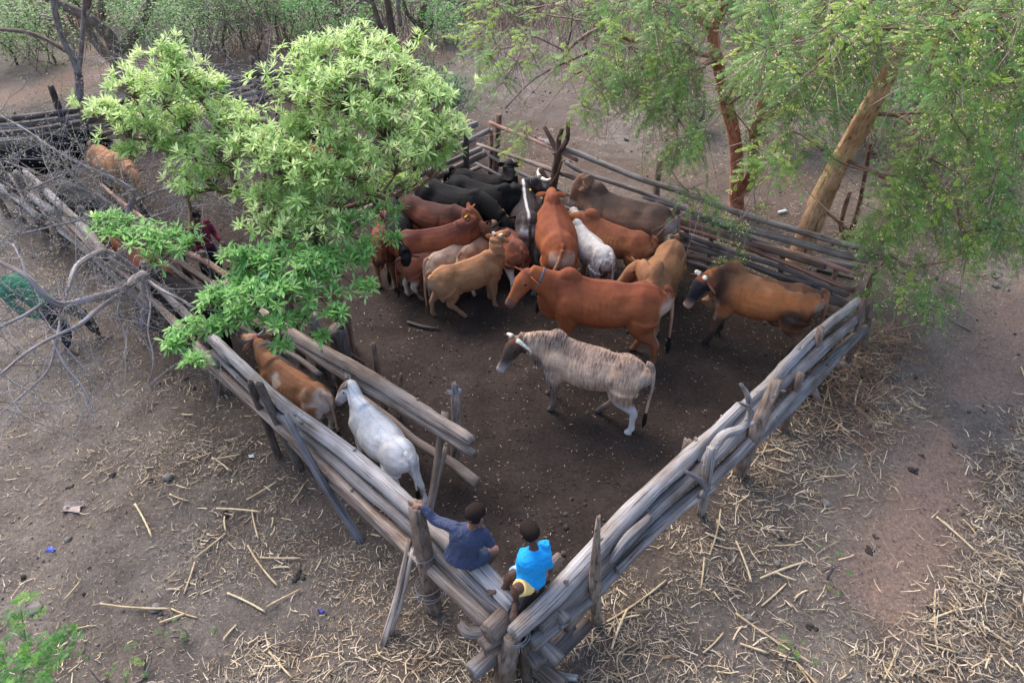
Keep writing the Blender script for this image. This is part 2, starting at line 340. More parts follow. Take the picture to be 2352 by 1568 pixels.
clods(5200, (-14, 12, 1.5, 28), lambda P: .25 + .6 * np.exp(-(poly_sd(P, pen_poly) / .7) ** 2), .02, .05, (.07, .052, .044), 'earth_clods', 'bigger dark clods of trodden dung and earth, thickest near the rails')
# maize stalks, each its own thing
def stalk_mesh(l, r, bend, seed):
    mb = MB(); k = max(3, int(l / .09)); t = np.linspace(-.5, .5, k * 2 + 1)
    P = np.stack([t * l, bend * l * (t ** 2 * 4 - 1) * .5, t * 0 + r], -1)
    rr = np.where(np.arange(len(t)) % 2 == 0, r * 1.15, r * .9); rr[-1] *= .7
    tube(mb, P, rr, n=6, ragged=.01, rough=.1, tint=(1, .93, .78)); return mb.mesh('maize_stalk', [STRAW])
SM = [(l, stalk_mesh(l, r, b, 0)) for l, r, b in ((.16, .009, .05), (.22, .010, -.08), (.3, .010, .06), (.4, .011, .03), (.55, .012, -.04), (.8, .011, .05), (.25, .013, 0))]
def stalk(p, ang, k, label, s=1, tilt=0, col=None):
    o = bpy.data.objects.new('maize_stalk', SM[k][1]); sc.collection.objects.link(o)
    o.location = onground(p, .01 + .03 * rs.rand()); o.rotation_euler = (rs.uniform(0, 6) * 0, tilt, ang); o.scale = (s, 1, 1)
    L2 = SM[k][0] * s; size = 'long' if L2 > .5 else 'medium length' if L2 > .27 else 'short'
    x_, y_ = float(p[0]), float(p[1]); where = ('in the pale straw strip at the far right' if seg_d(np.array([[x_, y_]]), straw_band)[0] < .8 else 'just outside the right log fence' if x_ > .4 and poly_sd(np.array([[x_, y_]]), pen_poly)[0] < 1.0 else 'in front of the log pile at the front corner' if abs(x_) < 1.3 and y_ < 3.2
        else 'on the brown ground right of the right log fence' if x_ > .4 else 'just outside the left log fence' if poly_sd(np.array([[x_, y_]]), pen_poly)[0] < 1.0 else 'on the bare ground left of the left log fence')
    tag(o, size + ' dry yellow maize stalk ' + where, 'stalk', 'loose dry maize stalks')
LL = 'dry yellow maize stalk lying among the straw left of the log fence'
LR = 'dry yellow maize stalk lying among the straw right of the log fence'
traced = [((236, 1391, 395, 1402), 0), ((396, 1400, 455, 1420), 0), ((602, 1287, 692, 1288), 0), ((572, 1258, 640, 1350), 0), ((370, 1432, 427, 1412), 0), ((500, 1172, 600, 1180), 0), ((525, 1365, 610, 1408), 0),
 ((690, 1360, 616, 1398), 0), ((392, 1137, 434, 1152), 0), ((312, 1160, 350, 1235), 0), ((580, 1175, 595, 1240), 0), ((440, 1057, 490, 1040), 0), ((621, 1500, 672, 1558), 0), ((490, 1060, 555, 1048), 0), ((408, 1117, 432, 1124), 0),
 ((1690, 1410, 1865, 1525), 1), ((1690, 1245, 1725, 1338), 1), ((1745, 1330, 1850, 1292), 1), ((1750, 1390, 1805, 1340), 1), ((1635, 1248, 1700, 1262), 1), ((1630, 1272, 1655, 1170), 1), ((1740, 1068, 1810, 1092), 1),
 ((2150, 1190, 2240, 1270), 1), ((2145, 1360, 2150, 1500), 1), ((2280, 1270, 2352, 1300), 1), ((1395, 1425, 1530, 1330), 1), ((1405, 1490, 1440, 1400), 1), ((2030, 1560, 2060, 1490), 1), ((2090, 1545, 2155, 1530), 1),
 ((1890, 1100, 1940, 1095), 1), ((1615, 1500, 1660, 1455), 1), ((1700, 1480, 1760, 1500), 1), ((1640, 1360, 1655, 1380), 1), ((2130, 1430, 2210, 1400), 1), ((1900, 960, 1950, 1000), 1), ((1960, 935, 1975, 880), 1)]
for (a, b, c_, d), side in traced:
    A, B = W(a, b), W(c_, d); l = np.linalg.norm(B - A); k = min(range(7), key=lambda q: abs(SM[q][0] - l))
    stalk((A + B) / 2, math.atan2(B[1] - A[1], B[0] - A[0]), k, LR if side else LL, l / SM[k][0])
cnt = 0
while cnt < 90:
    p = scatter(1, -5, 8, 2.2, 8.5)
    if poly_sd(p, pen_poly)[0] < .3 or rs.rand() > straw_density(p)[0] * .9: continue
    stalk((p[0, 0], p[0, 1], 0), rs.uniform(0, 3.14), rs.randint(0, 4), LR if p[0, 0] > .4 else LL, rs.uniform(.7, 1.1), rs.normal(0, .08)); cnt += 1
# stones, dung pats and rubbish
def lump(name, u, v, r, flat, m_, label, cat, group=None, seed=0):
    mb = MB(); 
    if name == 'dung_pat':
        for q in range(6): a = rnd.uniform(0, 6.28); d = r * rnd.uniform(.1, .75); ball(mb, (d * math.cos(a), d * math.sin(a), r * flat * rnd.uniform(.1, .4)), (r * rnd.uniform(.3, .5), r * rnd.uniform(.25, .4), r * flat * rnd.uniform(.5, .8)), n=9, m=6, rough=.4)
    else: ball(mb, (0, 0, r * flat * .55), (r, r * rnd.uniform(.7, .95), r * flat), n=12, m=8, rough=.3)
    o = mb.build(name, m_); o.location = onground(W(u, v)); o.rotation_euler = (0, 0, rnd.uniform(0, 6)); return tag(o, label, cat, group)
lump('stone', 388, 1098, .07, .6, STONE, 'rounded grey brown stone on bare earth, largest one left of the fence', 'stone')
lump('stone', 360, 1397, .06, .5, STONE, 'dark flat stone just above the long pale stalk', 'stone')
lump('stone', 157, 1240, .045, .7, STONE, 'small grey stone below the crumpled cloth', 'stone')
lump('stone', 1936, 845, .12, .55, STONE, 'large grey stone beside the far end of the right log fence', 'stone')
lump('stone', 1896, 1157, .06, .6, STONE, 'bluish stone in the straw right of the fence', 'stone')
lump('stone', 1785, 1294, .05, .6, STONE, 'small blue grey stone between stalks right of the fence', 'stone')
lump('stone', 1720, 1415, .05, .6, STONE, 'pale stone at the upper end of the longest diagonal stalk', 'stone')
lump('stone', 2288, 655, .07, .6, STONE, 'buff stone on open ground under the tree edge', 'stone')
lump('stone', 83, 1400, .08, .4, STONE, 'dark stone beside the bright green bush', 'stone')
for (u, v, r, t) in ((1865, 1437, .08, 'black dung pat with a straw stuck in it'), (2000, 1266, .09, 'dark brown dung pat right of the small blue stones'), (2100, 1080, .1, 'black dung heap near the upper end of the red soil'),
                     (2120, 1045, .06, 'small dung lump just behind a larger heap'), (2010, 1235, .05, 'round dung dropping on bare reddish soil'), (1980, 865, .08, 'dark dung pat by the large grey stone'), (2105, 870, .09, 'dung pat lying on the open ground right of the fence'),
                     (690, 1325, .11, 'black dung heap among straw left of the leaning pole'), (520, 1180, .08, 'dark dung lump at the end of a long stalk'), (255, 1090, .06, 'black dropping near the rounded stone'), (160, 1115, .07, 'dark dropping beside a thin twig'),
                     (1437, 322, .12, 'dark dung pat on the ground behind the back rails'), (2215, 1180, .05, 'dung lump at the edge of the thick straw'), (2140, 1395, .07, 'dark dropping on reddish soil by the tall stalk')):
    o = lump('dung_pat', u, v, r * .85, .36, DUNG, t, 'dung')
def scrap(name, u, v, s, col, label, cat, hgt=.03):
    mb = MB(); n = 9; a, b = np.meshgrid(np.linspace(-1, 1, n), np.linspace(-1, 1, n)); q = np.stack([a, b, a * 0 + rnd.uniform(0, 50)], -1)
    V = np.stack([a * s + .3 * s * vnoise(q * 1.3), b * s * .6 + .3 * s * vnoise(q * 1.3 + 7), hgt * (.6 + vnoise(q * 2.2))], -1)
    V2 = V - (0, 0, .004); i = (np.arange(n - 1)[:, None] * n + np.arange(n - 1)[None]).ravel(); F = np.stack([i, i + 1, i + n + 1, i + n], -1)
    mb.add(V, [F]); mb.add(V2, [F[:, ::-1]]); o = mb.build(name, m_plain(name, col, .5, .15, 30)); o.location = onground(W(u, v)); return tag(o, label, cat)
scrap('rag', 167, 1165, .12, (.27, .21, .19), 'crumpled pinkish grey cloth rag on bare earth', 'rag', .05)
scrap('sweet_wrapper', 118, 1264, .045, (.15, .2, .75), 'shiny blue and white wrapper on the ground at the left', 'wrapper')
scrap('paper_scrap', 577, 1048, .035, (.75, .8, .82), 'small white scrap of paper beside the log fence', 'scrap')
scrap('plastic_scrap', 738, 1406, .03, (.08, .08, .4), 'tiny dark blue plastic scrap in the straw', 'scrap')
mb = MB(); tube(mb, [(-.11, 0, .035), (-.1, 0, .035), (.06, 0, .035), (.09, 0, .035), (.1, 0, .035), (.13, 0, .035)], [.02, .034, .034, .03, .013, .013], n=12)
o = mb.build('plastic_bottle', m_plain('bottle_plastic', (.7, .74, .7), .25, .05)); o.location = onground(W(1796, 491)); o.rotation_euler = (0, 0, .4); tag(o, 'white plastic bottle lying behind the back rails', 'bottle')
def fallen(u0, v0, u1, v1, r, label, tint=(.5, .42, .38), z=.03, rough=.2, mid=None):
    mb = MB(); A, B = W(u0, v0, z), W(u1, v1, z); C = (A + B) / 2 + np.array((rnd.uniform(-.05, .05), rnd.uniform(-.05, .05), 0))
    tube(mb, [A, C, B], [r, r * .95, r * .6], n=9, k=6, rough=rough, tint=tint, ragged=.02); o = mb.build('fallen_stick', WOOD); return tag(o, label, 'stick')
fallen(937, 740, 1010, 754, .03, 'dark stick lying on the pen floor behind the tan calf')
fallen(1877, 620, 1960, 640, .03, 'grey branch lying behind the back corner of the pen')
fallen(2100, 690, 2230, 760, .02, 'thin pale stick on open ground beyond the fence corner', (.9, .85, .8))
fallen(500, 1090, 600, 1000, .01, 'dark thin twig on the ground by the left log fence')
# ---------------------------------------------------------------- log fences
SCL = 1
GREY, PALE, BROWN, PINK, DARK, TAN = (.93, .89, .87), (1.4, 1.38, 1.37), (.75, .6, .5), (1.5, .9, .68), (.4, .35, .33), (1.35, 1.1, .9)
def log(parent, pts, r, tint=GREY, name='rail', rough=.2, n=16, k=6, m_=None, ragged=.03, label=None):
    mb = MB(); tv = np.array(tint) * rnd.uniform(.88, 1.12)
    pts = np.array(pts, float); d = np.linalg.norm(np.diff(pts, axis=0), axis=1)
    if len(pts) == 2:
        t = np.linspace(0, 1, max(3, int(d.sum() / .7) + 1))[:, None]; pts = pts[0] * (1 - t) + pts[1] * t
        pts[1:-1] += rs.normal(0, .012, (len(pts) - 2, 3))
    if name == 'rail': r = np.asarray(r) * SCL
    rr = np.linspace(1.06, .9, len(pts)) * r if np.ndim(r) == 0 else np.interp(np.linspace(0, 1, len(pts)), np.linspace(0, 1, len(r)), r)
    tube(mb, pts, rr, n=n, k=k, rough=rough, tint=tv, ragged=ragged)
    # knots and snapped twig stubs
    for q in range(max(1, int(d.sum() / .6))):
        i = rnd.randrange(1, len(pts) - 1) if len(pts) > 2 else 0
        c = pts[i] + (pts[i + 1] - pts[i]) * rnd.random() if i + 1 < len(pts) else pts[i]; a = rs.normal(size=3); a[2] = abs(a[2]); a = unit(a)
        ri = rr[min(i, len(rr) - 1)]; tube(mb, [c, c + a * ri * .9, c + a * ri * rnd.uniform(1.15, 1.5)], [ri * .4, ri * .28, ri * .16], n=6, k=2, rough=.15, tint=tv * .85)
    o = mb.build(name, m_ or WOOD, parent)
    if label: o['label'] = label
    return o
def post(parent, base, top, r, tint=DARK, m_=None, mid=None, rough=.18, label=None):
    base = np.array(base, float); top = np.array(top, float); P = [base - (0, 0, .1)] + ([mid] if mid is not None else [(base + top) / 2 + rs.normal(0, .015, 3)]) + [top]
    return log(parent, P, r, tint, 'post', rough, 13, 5, m_ or BARK, .035, label)
# --- the left outer fence, from the front corner far up to the left
F = tag(empty('log_fence', W(985, 1375)), 'long left log fence of weathered trunks with the boy in navy sitting on it', 'fence')
SCL = 0.84
def PW(l): return [W(u, v, z) for u, v, z in l]
log(F, PW([(1177, 1389, 1.12), (1084, 1290, 1.14), (971, 1190, 1.15), (820, 1056, 1.15), (710, 976, 1.15), (600, 882, 1.15), (490, 778, 1.12)]), [.1, .115, .12, .112, .105, .092, .08], PALE)
log(F, PW([(1157, 1416, .98), (974, 1236, 1.0), (875, 1150, 1.0), (724, 1018, 1.0), (610, 925, 1.02), (490, 808, 1.0)]), [.06, .085, .08, .075, .06, .05], GREY)
log(F, PW([(1137, 1436, .8), (974, 1284, .82), (870, 1190, .85), (765, 1089, .85), (622, 965, .85), (490, 840, .85)]), [.1, .11, .08, .07, .06, .05], TAN)
log(F, PW([(931, 1256, .68), (834, 1163, .7), (784, 1115, .72), (690, 1020, .7), (572, 912, .72), (480, 835, .7)]), .05, PINK)
log(F, PW([(1120, 1446, .66), (1000, 1325, .66), (860, 1200, .66), (720, 1068, .64)]), .055, BROWN)
log(F, PW([(760, 1118, .58), (655, 1002, .58), (560, 916, .6), (470, 838, .58)]), .045, BROWN)
log(F, PW([(1060, 1310, 1.06), (1120, 1370, 1.04), (1170, 1412, 1.03)]), .05, GREY)
log(F, PW([(530, 830, 1.1), (430, 725, 1.12), (330, 632, 1.12), (247, 590, 1.1)]), .07, GREY)
log(F, PW([(500, 835, .95), (420, 760, .95), (333, 665, .95), (240, 592, .95), (150, 500, .95)]), .075, TAN)
log(F, PW([(350, 705, .8), (280, 640, .8), (190, 560, .8), (110, 480, .8)]), .06, BROWN)
log(F, PW([(350, 720, .55), (250, 620, .55), (140, 530, .55)]), .07, GREY)
log(F, PW([(247, 590, 1.12), (187, 517, 1.15), (140, 472, 1.15), (60, 395, 1.1)]), .085, GREY)
log(F, PW([(130, 490, .95), (75, 452, .95), (10, 400, .95)]), .08, GREY)
log(F, PW([(90, 500, .75), (30, 450, .75), (-40, 400, .75)]), .07, PALE)
log(F, PW([(90, 520, .5), (30, 470, .5), (-40, 420, .5)]), .07, BROWN)
post(F, W(995, 1395), Wy(957, 1163, W(990, 1385)[1] + .02), [.1, .088, .078], (.85, .75, .68), label='dark post with wire round it that the boy in navy holds')
post(F, W(692, 1075), Wy(596, 885, W(682, 1069)[1] - .02), .055, (.55, .52, .52))
post(F, W(835, 1246), Wy(655, 955, W(830, 1240)[1] + .75), .05, (.85, .85, .9), WOOD)
post(F, W(640, 1050), Wy(575, 880, W(640, 1050)[1] + .1), .05)
for u, v in ((500, 905), (395, 770), (330, 715), (255, 640), (150, 560), (110, 545), (70, 520), (20, 500)):
    p = W(u, v); post(F, p, p + (rnd.uniform(-.08, .08), rnd.uniform(-.05, .1), rnd.uniform(1.15, 1.45)), rnd.uniform(.05, .085), (.8, .72, .68))
for (a, b, r) in (((881, 1474, 0.02), (940, 1240, .95), .032), ((899, 1452, .02), (948, 1262, .9), .026)):
    log(F, [W(*a), (W(*a) + W(*b)) / 2 + (.02, 0, 0), W(*b)], r, (1.9, 1.65, 1.4), 'prop')
mb = MB()
def wire_loop(mb, c, r, tilt=0, turns=1.1):
    a = np.linspace(0, turns * 2 * math.pi, 22); P = np.stack([c[0] + r * np.cos(a), c[1] + r * np.sin(a), c[2] + r * tilt * np.cos(a) + .01 * a], -1); tube(mb, P, .0035, n=4, tint=(1, 1, 1))
pb, pt = W(995, 1395), Wy(957, 1163, W(990, 1385)[1] + .02)
for t, rr_, ti in ((.56, .125, .1), (.26, .16, .25), (.2, .155, -.2), (.17, .16, .15)): wire_loop(mb, pb + (pt - pb) * t, rr_, ti)
mb.build('wire', WIRE, F)
# --- right front fence
SCL = 0.87
F = tag(empty('log_fence', W(1371, 1422)), 'right front fence of heavy grey logs', 'fence')
log(F, PW([(1182, 1452, 1.16), (1254, 1385, 1.15), (1348, 1286, 1.14), (1473, 1150, 1.13), (1560, 1070, 1.1), (1630, 1003, 1.08), (1698, 936, 1.08)]), [.1, .115, .12, .115, .11, .09, .08], PALE)
log(F, PW([(1600, 1055, 1.03), (1700, 940, 1.05), (1768, 880, 1.05), (1815, 828, 1.05), (1880, 765, 1.02), (1972, 690, 1.0)]), [.05, .07, .085, .09, .085, .06], PALE)
log(F, PW([(1240, 1435, .98), (1360, 1320, .98), (1503, 1170, .95), (1635, 1052, .95), (1748, 925, .95), (1870, 815, .9), (1975, 722, .85)]), [.1, .105, .1, .1, .11, .1, .07], GREY)
log(F, PW([(1222, 1478, .78), (1370, 1350, .78), (1478, 1232, .78), (1648, 1090, .78), (1770, 960, .78), (1860, 870, .75)]), [.09, .1, .09, .085, .08, .07], GREY)
log(F, PW([(1700, 1045, .62), (1785, 960, .65), (1848, 893, .68), (1900, 838, .65), (1985, 755, .6)]), [.06, .09, .1, .1, .07], GREY)
log(F, PW([(1300, 1440, .5), (1400, 1330, .5), (1480, 1250, .5)]), .06, BROWN)
log(F, PW([(1420, 1310, .9), (1490, 1240, .82), (1570, 1170, .8), (1640, 1120, .78)]), .04, PALE)
log(F, PW([(1490, 1190, 1.14), (1440, 1235, 1.2), (1400, 1290, 1.0)]), [.045, .055, .04], GREY)
RA, RB = W(1240, 1420, 1.1), W(1972, 690, 1.05)
def PR(u, v, off=-.17): return Wp(u, v, RA, RB, off)
post(F, W(1371, 1424), PR(1374, 1190, -.12), [.06, .065, .055, .02], (1.25, 1.15, 1.05), mid=PR(1366, 1320, -.16))
post(F, W(1698, 1086), PR(1784, 873, -.14), [.085, .085, .07], (1.15, 1.08, 1.02), mid=PR(1738, 985, -.2))
post(F, W(1613, 1172), PR(1633, 1030, -.17), [.055, .06, .045], (1.3, 1.25, 1.2), WOOD, mid=PR(1622, 1100, -.2))
log(F, [PR(1625, 1062), PR(1640, 1030), PR(1662, 1000), PR(1700, 985), PR(1718, 962), PR(1722, 930, -.15), PR(1716, 905, -.12), PR(1703, 884, -.1)], [.06, .058, .05, .048, .042, .034, .03, .02], PALE, 'fork', rough=.3)
log(F, [PR(1718, 930, -.15), PR(1700, 925, -.15)], [.022, .014], PALE, 'fork'); log(F, [PR(1712, 975), PR(1732, 970)], [.03, .018], PALE, 'fork')
log(F, [PR(1612, 1140, -.24), PR(1623, 1118, -.24), PR(1602, 1098, -.22), PR(1574, 1083, -.17)], [.042, .036, .028, .018], GREY, 'fork', rough=.3)
post(F, W(1568, 1090), Wy(1579, 1014, W(1568, 1090)[1]), .06, (1.1, 1.05, 1.0))
post(F, W(1858, 905), Wy(1885, 757, W(1858, 905)[1]), .06, (1.1, .95, .85))
post(F, W(1892, 930), Wy(1828, 820, W(1892, 930)[1] + .2), .05, (1.2, 1.1, 1.0))
post(F, W(1945, 842), Wy(1985, 690, W(1945, 842)[1] + .1), .05, (.8, .7, .65))
post(F, W(1985, 800), Wy(1998, 690, W(1985, 800)[1]), .06, (.7, .62, .58))
post(F, W(1800, 990), Wy(1838, 860, W(1800, 990)[1]), .055, (.8, .7, .65))
SCL = 1
# --- stacked ends at the front corner
F = tag(empty('log_pile', W(1190, 1560)), 'crossed and wired log ends with sawn faces at the front corner of the pen', 'log pile')
log(F, PW([(1122, 1452, 1.02), (1165, 1410, 1.0), (1240, 1345, 1.0)]), [.095, .1, .08], BROWN, 'log_end')
log(F, PW([(1112, 1484, .82), (1180, 1440, .82), (1260, 1390, .8)]), .085, BROWN, 'log_end')
log(F, PW([(1082, 1540, .5), (1135, 1496, .5), (1240, 1420, .5)]), .095, GREY, 'log_end')
log(F, PW([(1062, 1436, .6), (1078, 1452, .62), (1113, 1452, .65), (1170, 1440, .7)]), [.05, .055, .05, .04], GREY, 'log_end', rough=.28)
log(F, PW([(1284, 1515, .7), (1217, 1445, .75), (1150, 1390, .75)]), .06, GREY, 'log_end')
log(F, PW([(1240, 1522, .5), (1205, 1475, .5), (1140, 1410, .5)]), .09, GREY, 'log_end')
log(F, PW([(1290, 1575, .15), (1226, 1520, .16), (1120, 1430, .16)]), .09, BROWN, 'log_end')
log(F, PW([(1301, 1424, .98), (1275, 1400, 1.0), (1240, 1402, 1.0), (1205, 1432, .98)]), [.055, .06, .065, .06], GREY, 'log_end', rough=.22)
log(F, PW([(1286, 1440, .78), (1255, 1428, .8), (1225, 1445, .8)]), .055, GREY, 'log_end', rough=.2)
log(F, PW([(1272, 1545, .1), (1322, 1556, .1)]), .035, PALE, 'log_end')
log(F, PW([(1350, 1430, .2), (1290, 1490, .2), (1250, 1530, .2)]), .07, DARK, 'log_end')
log(F, PW([(1310, 1435, .4), (1260, 1490, .4), (1230, 1520, .4)]), .06, DARK, 'log_end')
log(F, PW([(1180, 1395, 1.1), (1200, 1360, 1.15), (1265, 1300, 1.2), (1285, 1278, 1.22)]), [.085, .08, .06, .045], BROWN, 'log_end', rough=.25)
log(F, PW([(1225, 1350, 1.22), (1242, 1325, 1.25), (1252, 1310, 1.28), (1250, 1292, 1.36)]), [.06, .05, .035, .022], TAN, 'log_end', rough=.25)
post(F, W(1150, 1590), Wy(1176, 1455, W(1150, 1590)[1] + .12), [.11, .1, .09], (.85, .78, .72))
post(F, W(1215, 1555), Wy(1205, 1470, W(1215, 1555)[1] + .05), .06, (.7, .6, .55))
mb = MB(); cc_ = W(1192, 1462, .93)
for q in range(5): wire_loop(mb, cc_ + rs.normal(0, .012, 3), rnd.uniform(.07, .12), rnd.uniform(-.5, .5), 1.2)
for q in range(10): d = rs.normal(size=3); tube(mb, [cc_ + unit(d) * .08, cc_ + unit(d) * .15], .003, n=4, tint=(1, 1, 1))
mb.build('wire', WIRE, F)
# --- inner race fence
SCL = 0.82
F = tag(empty('log_fence', W(1040, 1062)), 'inner log rails of the cattle race, their split ends tied to a forked post', 'fence')
log(F, PW([(1079, 1012, 1.14), (957, 932, 1.15), (820, 847, 1.15), (682, 772, 1.15), (600, 715, 1.15), (520, 650, 1.12)]), [.085, .1, .1, .095, .085, .075], TAN)
log(F, PW([(1088, 1042, .98), (902, 921, 1.0), (792, 860, 1.0), (655, 772, 1.0), (590, 735, 1.0), (490, 650, .98)]), [.07, .085, .085, .075, .07, .06], TAN)
log(F, PW([(1096, 1107, .28), (1030, 1060, .3), (957, 1015, .32), (900, 965, .35), (820, 905, .35)]), [.085, .08, .07, .06, .05], TAN)
log(F, PW([(735, 862, .62), (682, 822, .62), (622, 792, .62), (553, 748, .62), (470, 690, .6)]), .05, GREY)
log(F, PW([(760, 905, .4), (680, 850, .4), (560, 770, .38)]), .06, DARK)
log(F, PW([(525, 637, 1.1), (470, 600, 1.12), (412, 572, 1.12), (335, 507, 1.1), (280, 465, 1.1), (232, 424, 1.08)]), [.06, .065, .06, .055, .05, .04], PINK)
log(F, PW([(500, 660, .9), (412, 600, .9), (330, 530, .9), (225, 450, .88)]), .07, BROWN)
log(F, PW([(480, 680, .6), (400, 620, .6), (300, 540, .6), (200, 460, .6)]), .06, GREY)
post(F, W(1042, 1066), Wy(1046, 902, W(1042, 1062)[1] + .1), [.065, .06, .055], (1.1, 1.05, 1.02))
pf = Wy(1046, 905, W(1042, 1062)[1] + .1)
log(F, [pf - (0, 0, .05), pf + (.0, 0, .06), pf + (-.01, .02, .16)], [.05, .045, .03], GREY, 'fork', rough=.2)
log(F, [pf, pf + (-.09, 0, .03)], [.04, .03], PALE, 'fork'); log(F, [pf, pf + (.07, 0, .06)], [.04, .025], PALE, 'fork')
log(F, [Wy(1022, 948, W(1035, 1080)[1]), W(990, 1140, .35), W(967, 1200, .05)], .04, TAN, 'prop')
log(F, [Wy(1020, 1030, W(1030, 1075)[1] - .1), W(1000, 1110, .4), W(983, 1198, .05)], .045, TAN, 'prop')
p = W(752, 892); post(F, p, p + (0, .05, 1.35), [.11, .1, .09], (.8, .8, .82))
p = W(790, 870); post(F, p, p + (.04, .05, .95), [.16, .15, .13], (.55, .55, .58))
p = W(765, 905); post(F, p, p + (.0, .0, .9), .04)
p = W(697, 835); post(F, p, p + (0, .0, 1.2), .06)
post(F, W(882, 935), Wy(858, 790, W(876, 935)[1]), [.045, .045, .03], (1.05, .85, .7))
post(F, W(914, 955), Wy(922, 860, W(914, 955)[1] + .15), .028, (1, .85, .7)); post(F, W(915, 958), Wy(905, 866, W(914, 955)[1]), .026, (1, .85, .7))
for u, v in ((600, 790), (520, 720), (440, 655), (370, 590), (290, 520)):
    p = W(u, v); post(F, p, p + (rnd.uniform(-.05, .05), 0, 1.25), .06)
F = tag(empty('bare_pole', W(835, 830)), 'peeled orange and white branch jutting over the inner race rails', 'branch')
log(F, [Wy(835, 832, 8.0), Wy(780, 795, 8.02), Wy(710, 755, 8.05), Wy(640, 712, 8.1)], [.018, .03, .028, .03], (1.15, .72, .5), 'branch', rough=.25)
F = tag(empty('stump', W(790, 800)), 'short sawn stump with pale bark leaning on the tree foot inside the pen', 'stump')
p = W(805, 812); log(F, [p + (-.05, .05, -.05), p + (-.04, .03, .5), p + (-.06, 0, .95)], [.13, .12, .13], (1.0, .9, .82), 'stump_trunk', rough=.25, m_=BARK)
SCL = 1
# --- back fence of the pen
A_, B_ = np.array((.66, 13.4)), np.array((5.42, 9.07))
F = tag(empty('pole_fence', (1.1, 13.3, 0)), 'back fence of many thin grey and pinkish poles', 'fence')
def PP(l, A=A_, B=B_, off=0): return [Wp(u, v, A, B, off) for u, v in l]
for pts, r, t, off in (
    ([(1254, 326), (1340, 358), (1469, 410), (1570, 442), (1682, 484), (1800, 520), (1945, 562), (2045, 592)], .058, GREY, 0),
    ([(1301, 374), (1345, 398), (1470, 440), (1620, 497), (1660, 510)], .045, GREY, .05), ([(1640, 505), (1710, 524), (1845, 560), (1945, 588), (2036, 604)], .065, GREY, -.02),
    ([(1540, 487), (1620, 507), (1695, 534), (1820, 579), (1970, 614)], .042, GREY, .06), ([(1545, 505), (1670, 544), (1770, 574), (1895, 612)], .06, BROWN, 0),
    ([(1545, 516), (1695, 562), (1795, 600), (1960, 668)], .048, PINK, -.05), ([(1543, 530), (1695, 582), (1795, 614), (1945, 678)], .052, GREY, .02),
    ([(1560, 560), (1695, 598), (1785, 630), (1880, 655)], .05, GREY, 0), ([(1560, 582), (1657, 606), (1780, 650), (1950, 706)], .048, BROWN, -.03),
    ([(1560, 597), (1662, 626), (1760, 662)], .035, GREY, 0), ([(1860, 690), (1895, 707), (1945, 725)], .05, TAN, 0), ([(1850, 660), (1900, 680), (1955, 707)], .075, GREY, 0),
    ([(1125, 282), (1190, 309), (1254, 334), (1325, 368)], .042, PINK, -.04), ([(1098, 332), (1198, 366), (1254, 386), (1310, 405), (1378, 434)], [.038, .042, .055, .055, .05], TAN, 0),
    ([(1370, 432), (1450, 470), (1548, 510)], .045, GREY, .03),
    ([(1108, 347), (1160, 379), (1185, 394), (1254, 424), (1310, 449), (1400, 490)], .038, GREY, 0), ([(1087, 373), (1134, 396), (1179, 421), (1210, 436)], .035, GREY, 0),
    ([(1180, 428), (1254, 462), (1329, 488), (1400, 515), (1545, 570)], .045, GREY, 0), ([(1262, 335), (1240, 322), (1254, 326)], .05, PALE, 0), ([(1200, 470), (1330, 520), (1560, 640)], .045, BROWN, 0), ([(1545, 545), (1680, 592), (1800, 640), (1930, 690)], .05, BROWN, .03), ([(1560, 500), (1700, 548), (1850, 590), (1980, 632)], .05, PINK, .03), ([(1480, 452), (1600, 490), (1720, 530)], .045, GREY, .04)):
    log(F, PP(pts, off=off), r, t, rough=.1, n=10)
q = PP([(1263, 442), (1276, 390), (1282, 345), (1262, 312), (1250, 290), (1284, 318), (1290, 296), (1302, 320), (1305, 280)], off=-.08)
log(F, [q[0] - (0, 0, .25), q[1], q[2]], [.1, .085, .075], (.62, .46, .38), 'post', m_=BARK); log(F, [q[2] - (0, 0, .05), q[3], q[4]], [.06, .045, .035], (.7, .5, .42), 'post', m_=BARK)
log(F, [q[2] - (0, 0, .05), q[5], q[6]], [.06, .05, .045], (.6, .5, .45), 'post', m_=BARK); log(F, [q[2] - (0, 0, .05), q[7], q[8]], [.06, .05, .04], (.7, .5, .42), 'post', m_=BARK)
q = PP([(1240, 387), (1258, 417), (1262, 440)], off=-.12); log(F, q, .045, (.65, .48, .4), 'post', m_=BARK)
q = PP([(1290, 372), (1280, 400), (1255, 440), (1235, 490)], off=-.14); log(F, q, .025, (1, .7, .5), 'post', m_=BARK)
p = W(1508, 455); post(F, p, Wy(1516, 370, p[1]), .07, (1.0, .88, .82))
for (u0, v0, u1, v1, r) in ((1136, 400, 1146, 265, .075), (1125, 405, 1128, 300, .05), (1070, 385, 1068, 318, .06), (1640, 545, 1642, 485, .045), (1575, 560, 1578, 505, .05), (1790, 655, 1800, 575, .045), (1920, 640, 1925, 605, .045), (1975, 720, 2015, 612, .045)):
    q = PP([(u0, v0), (u1, v1)], off=.09); q[0][2] = 0; post(F, q[0], q[1], r, (.95, .74, .62))
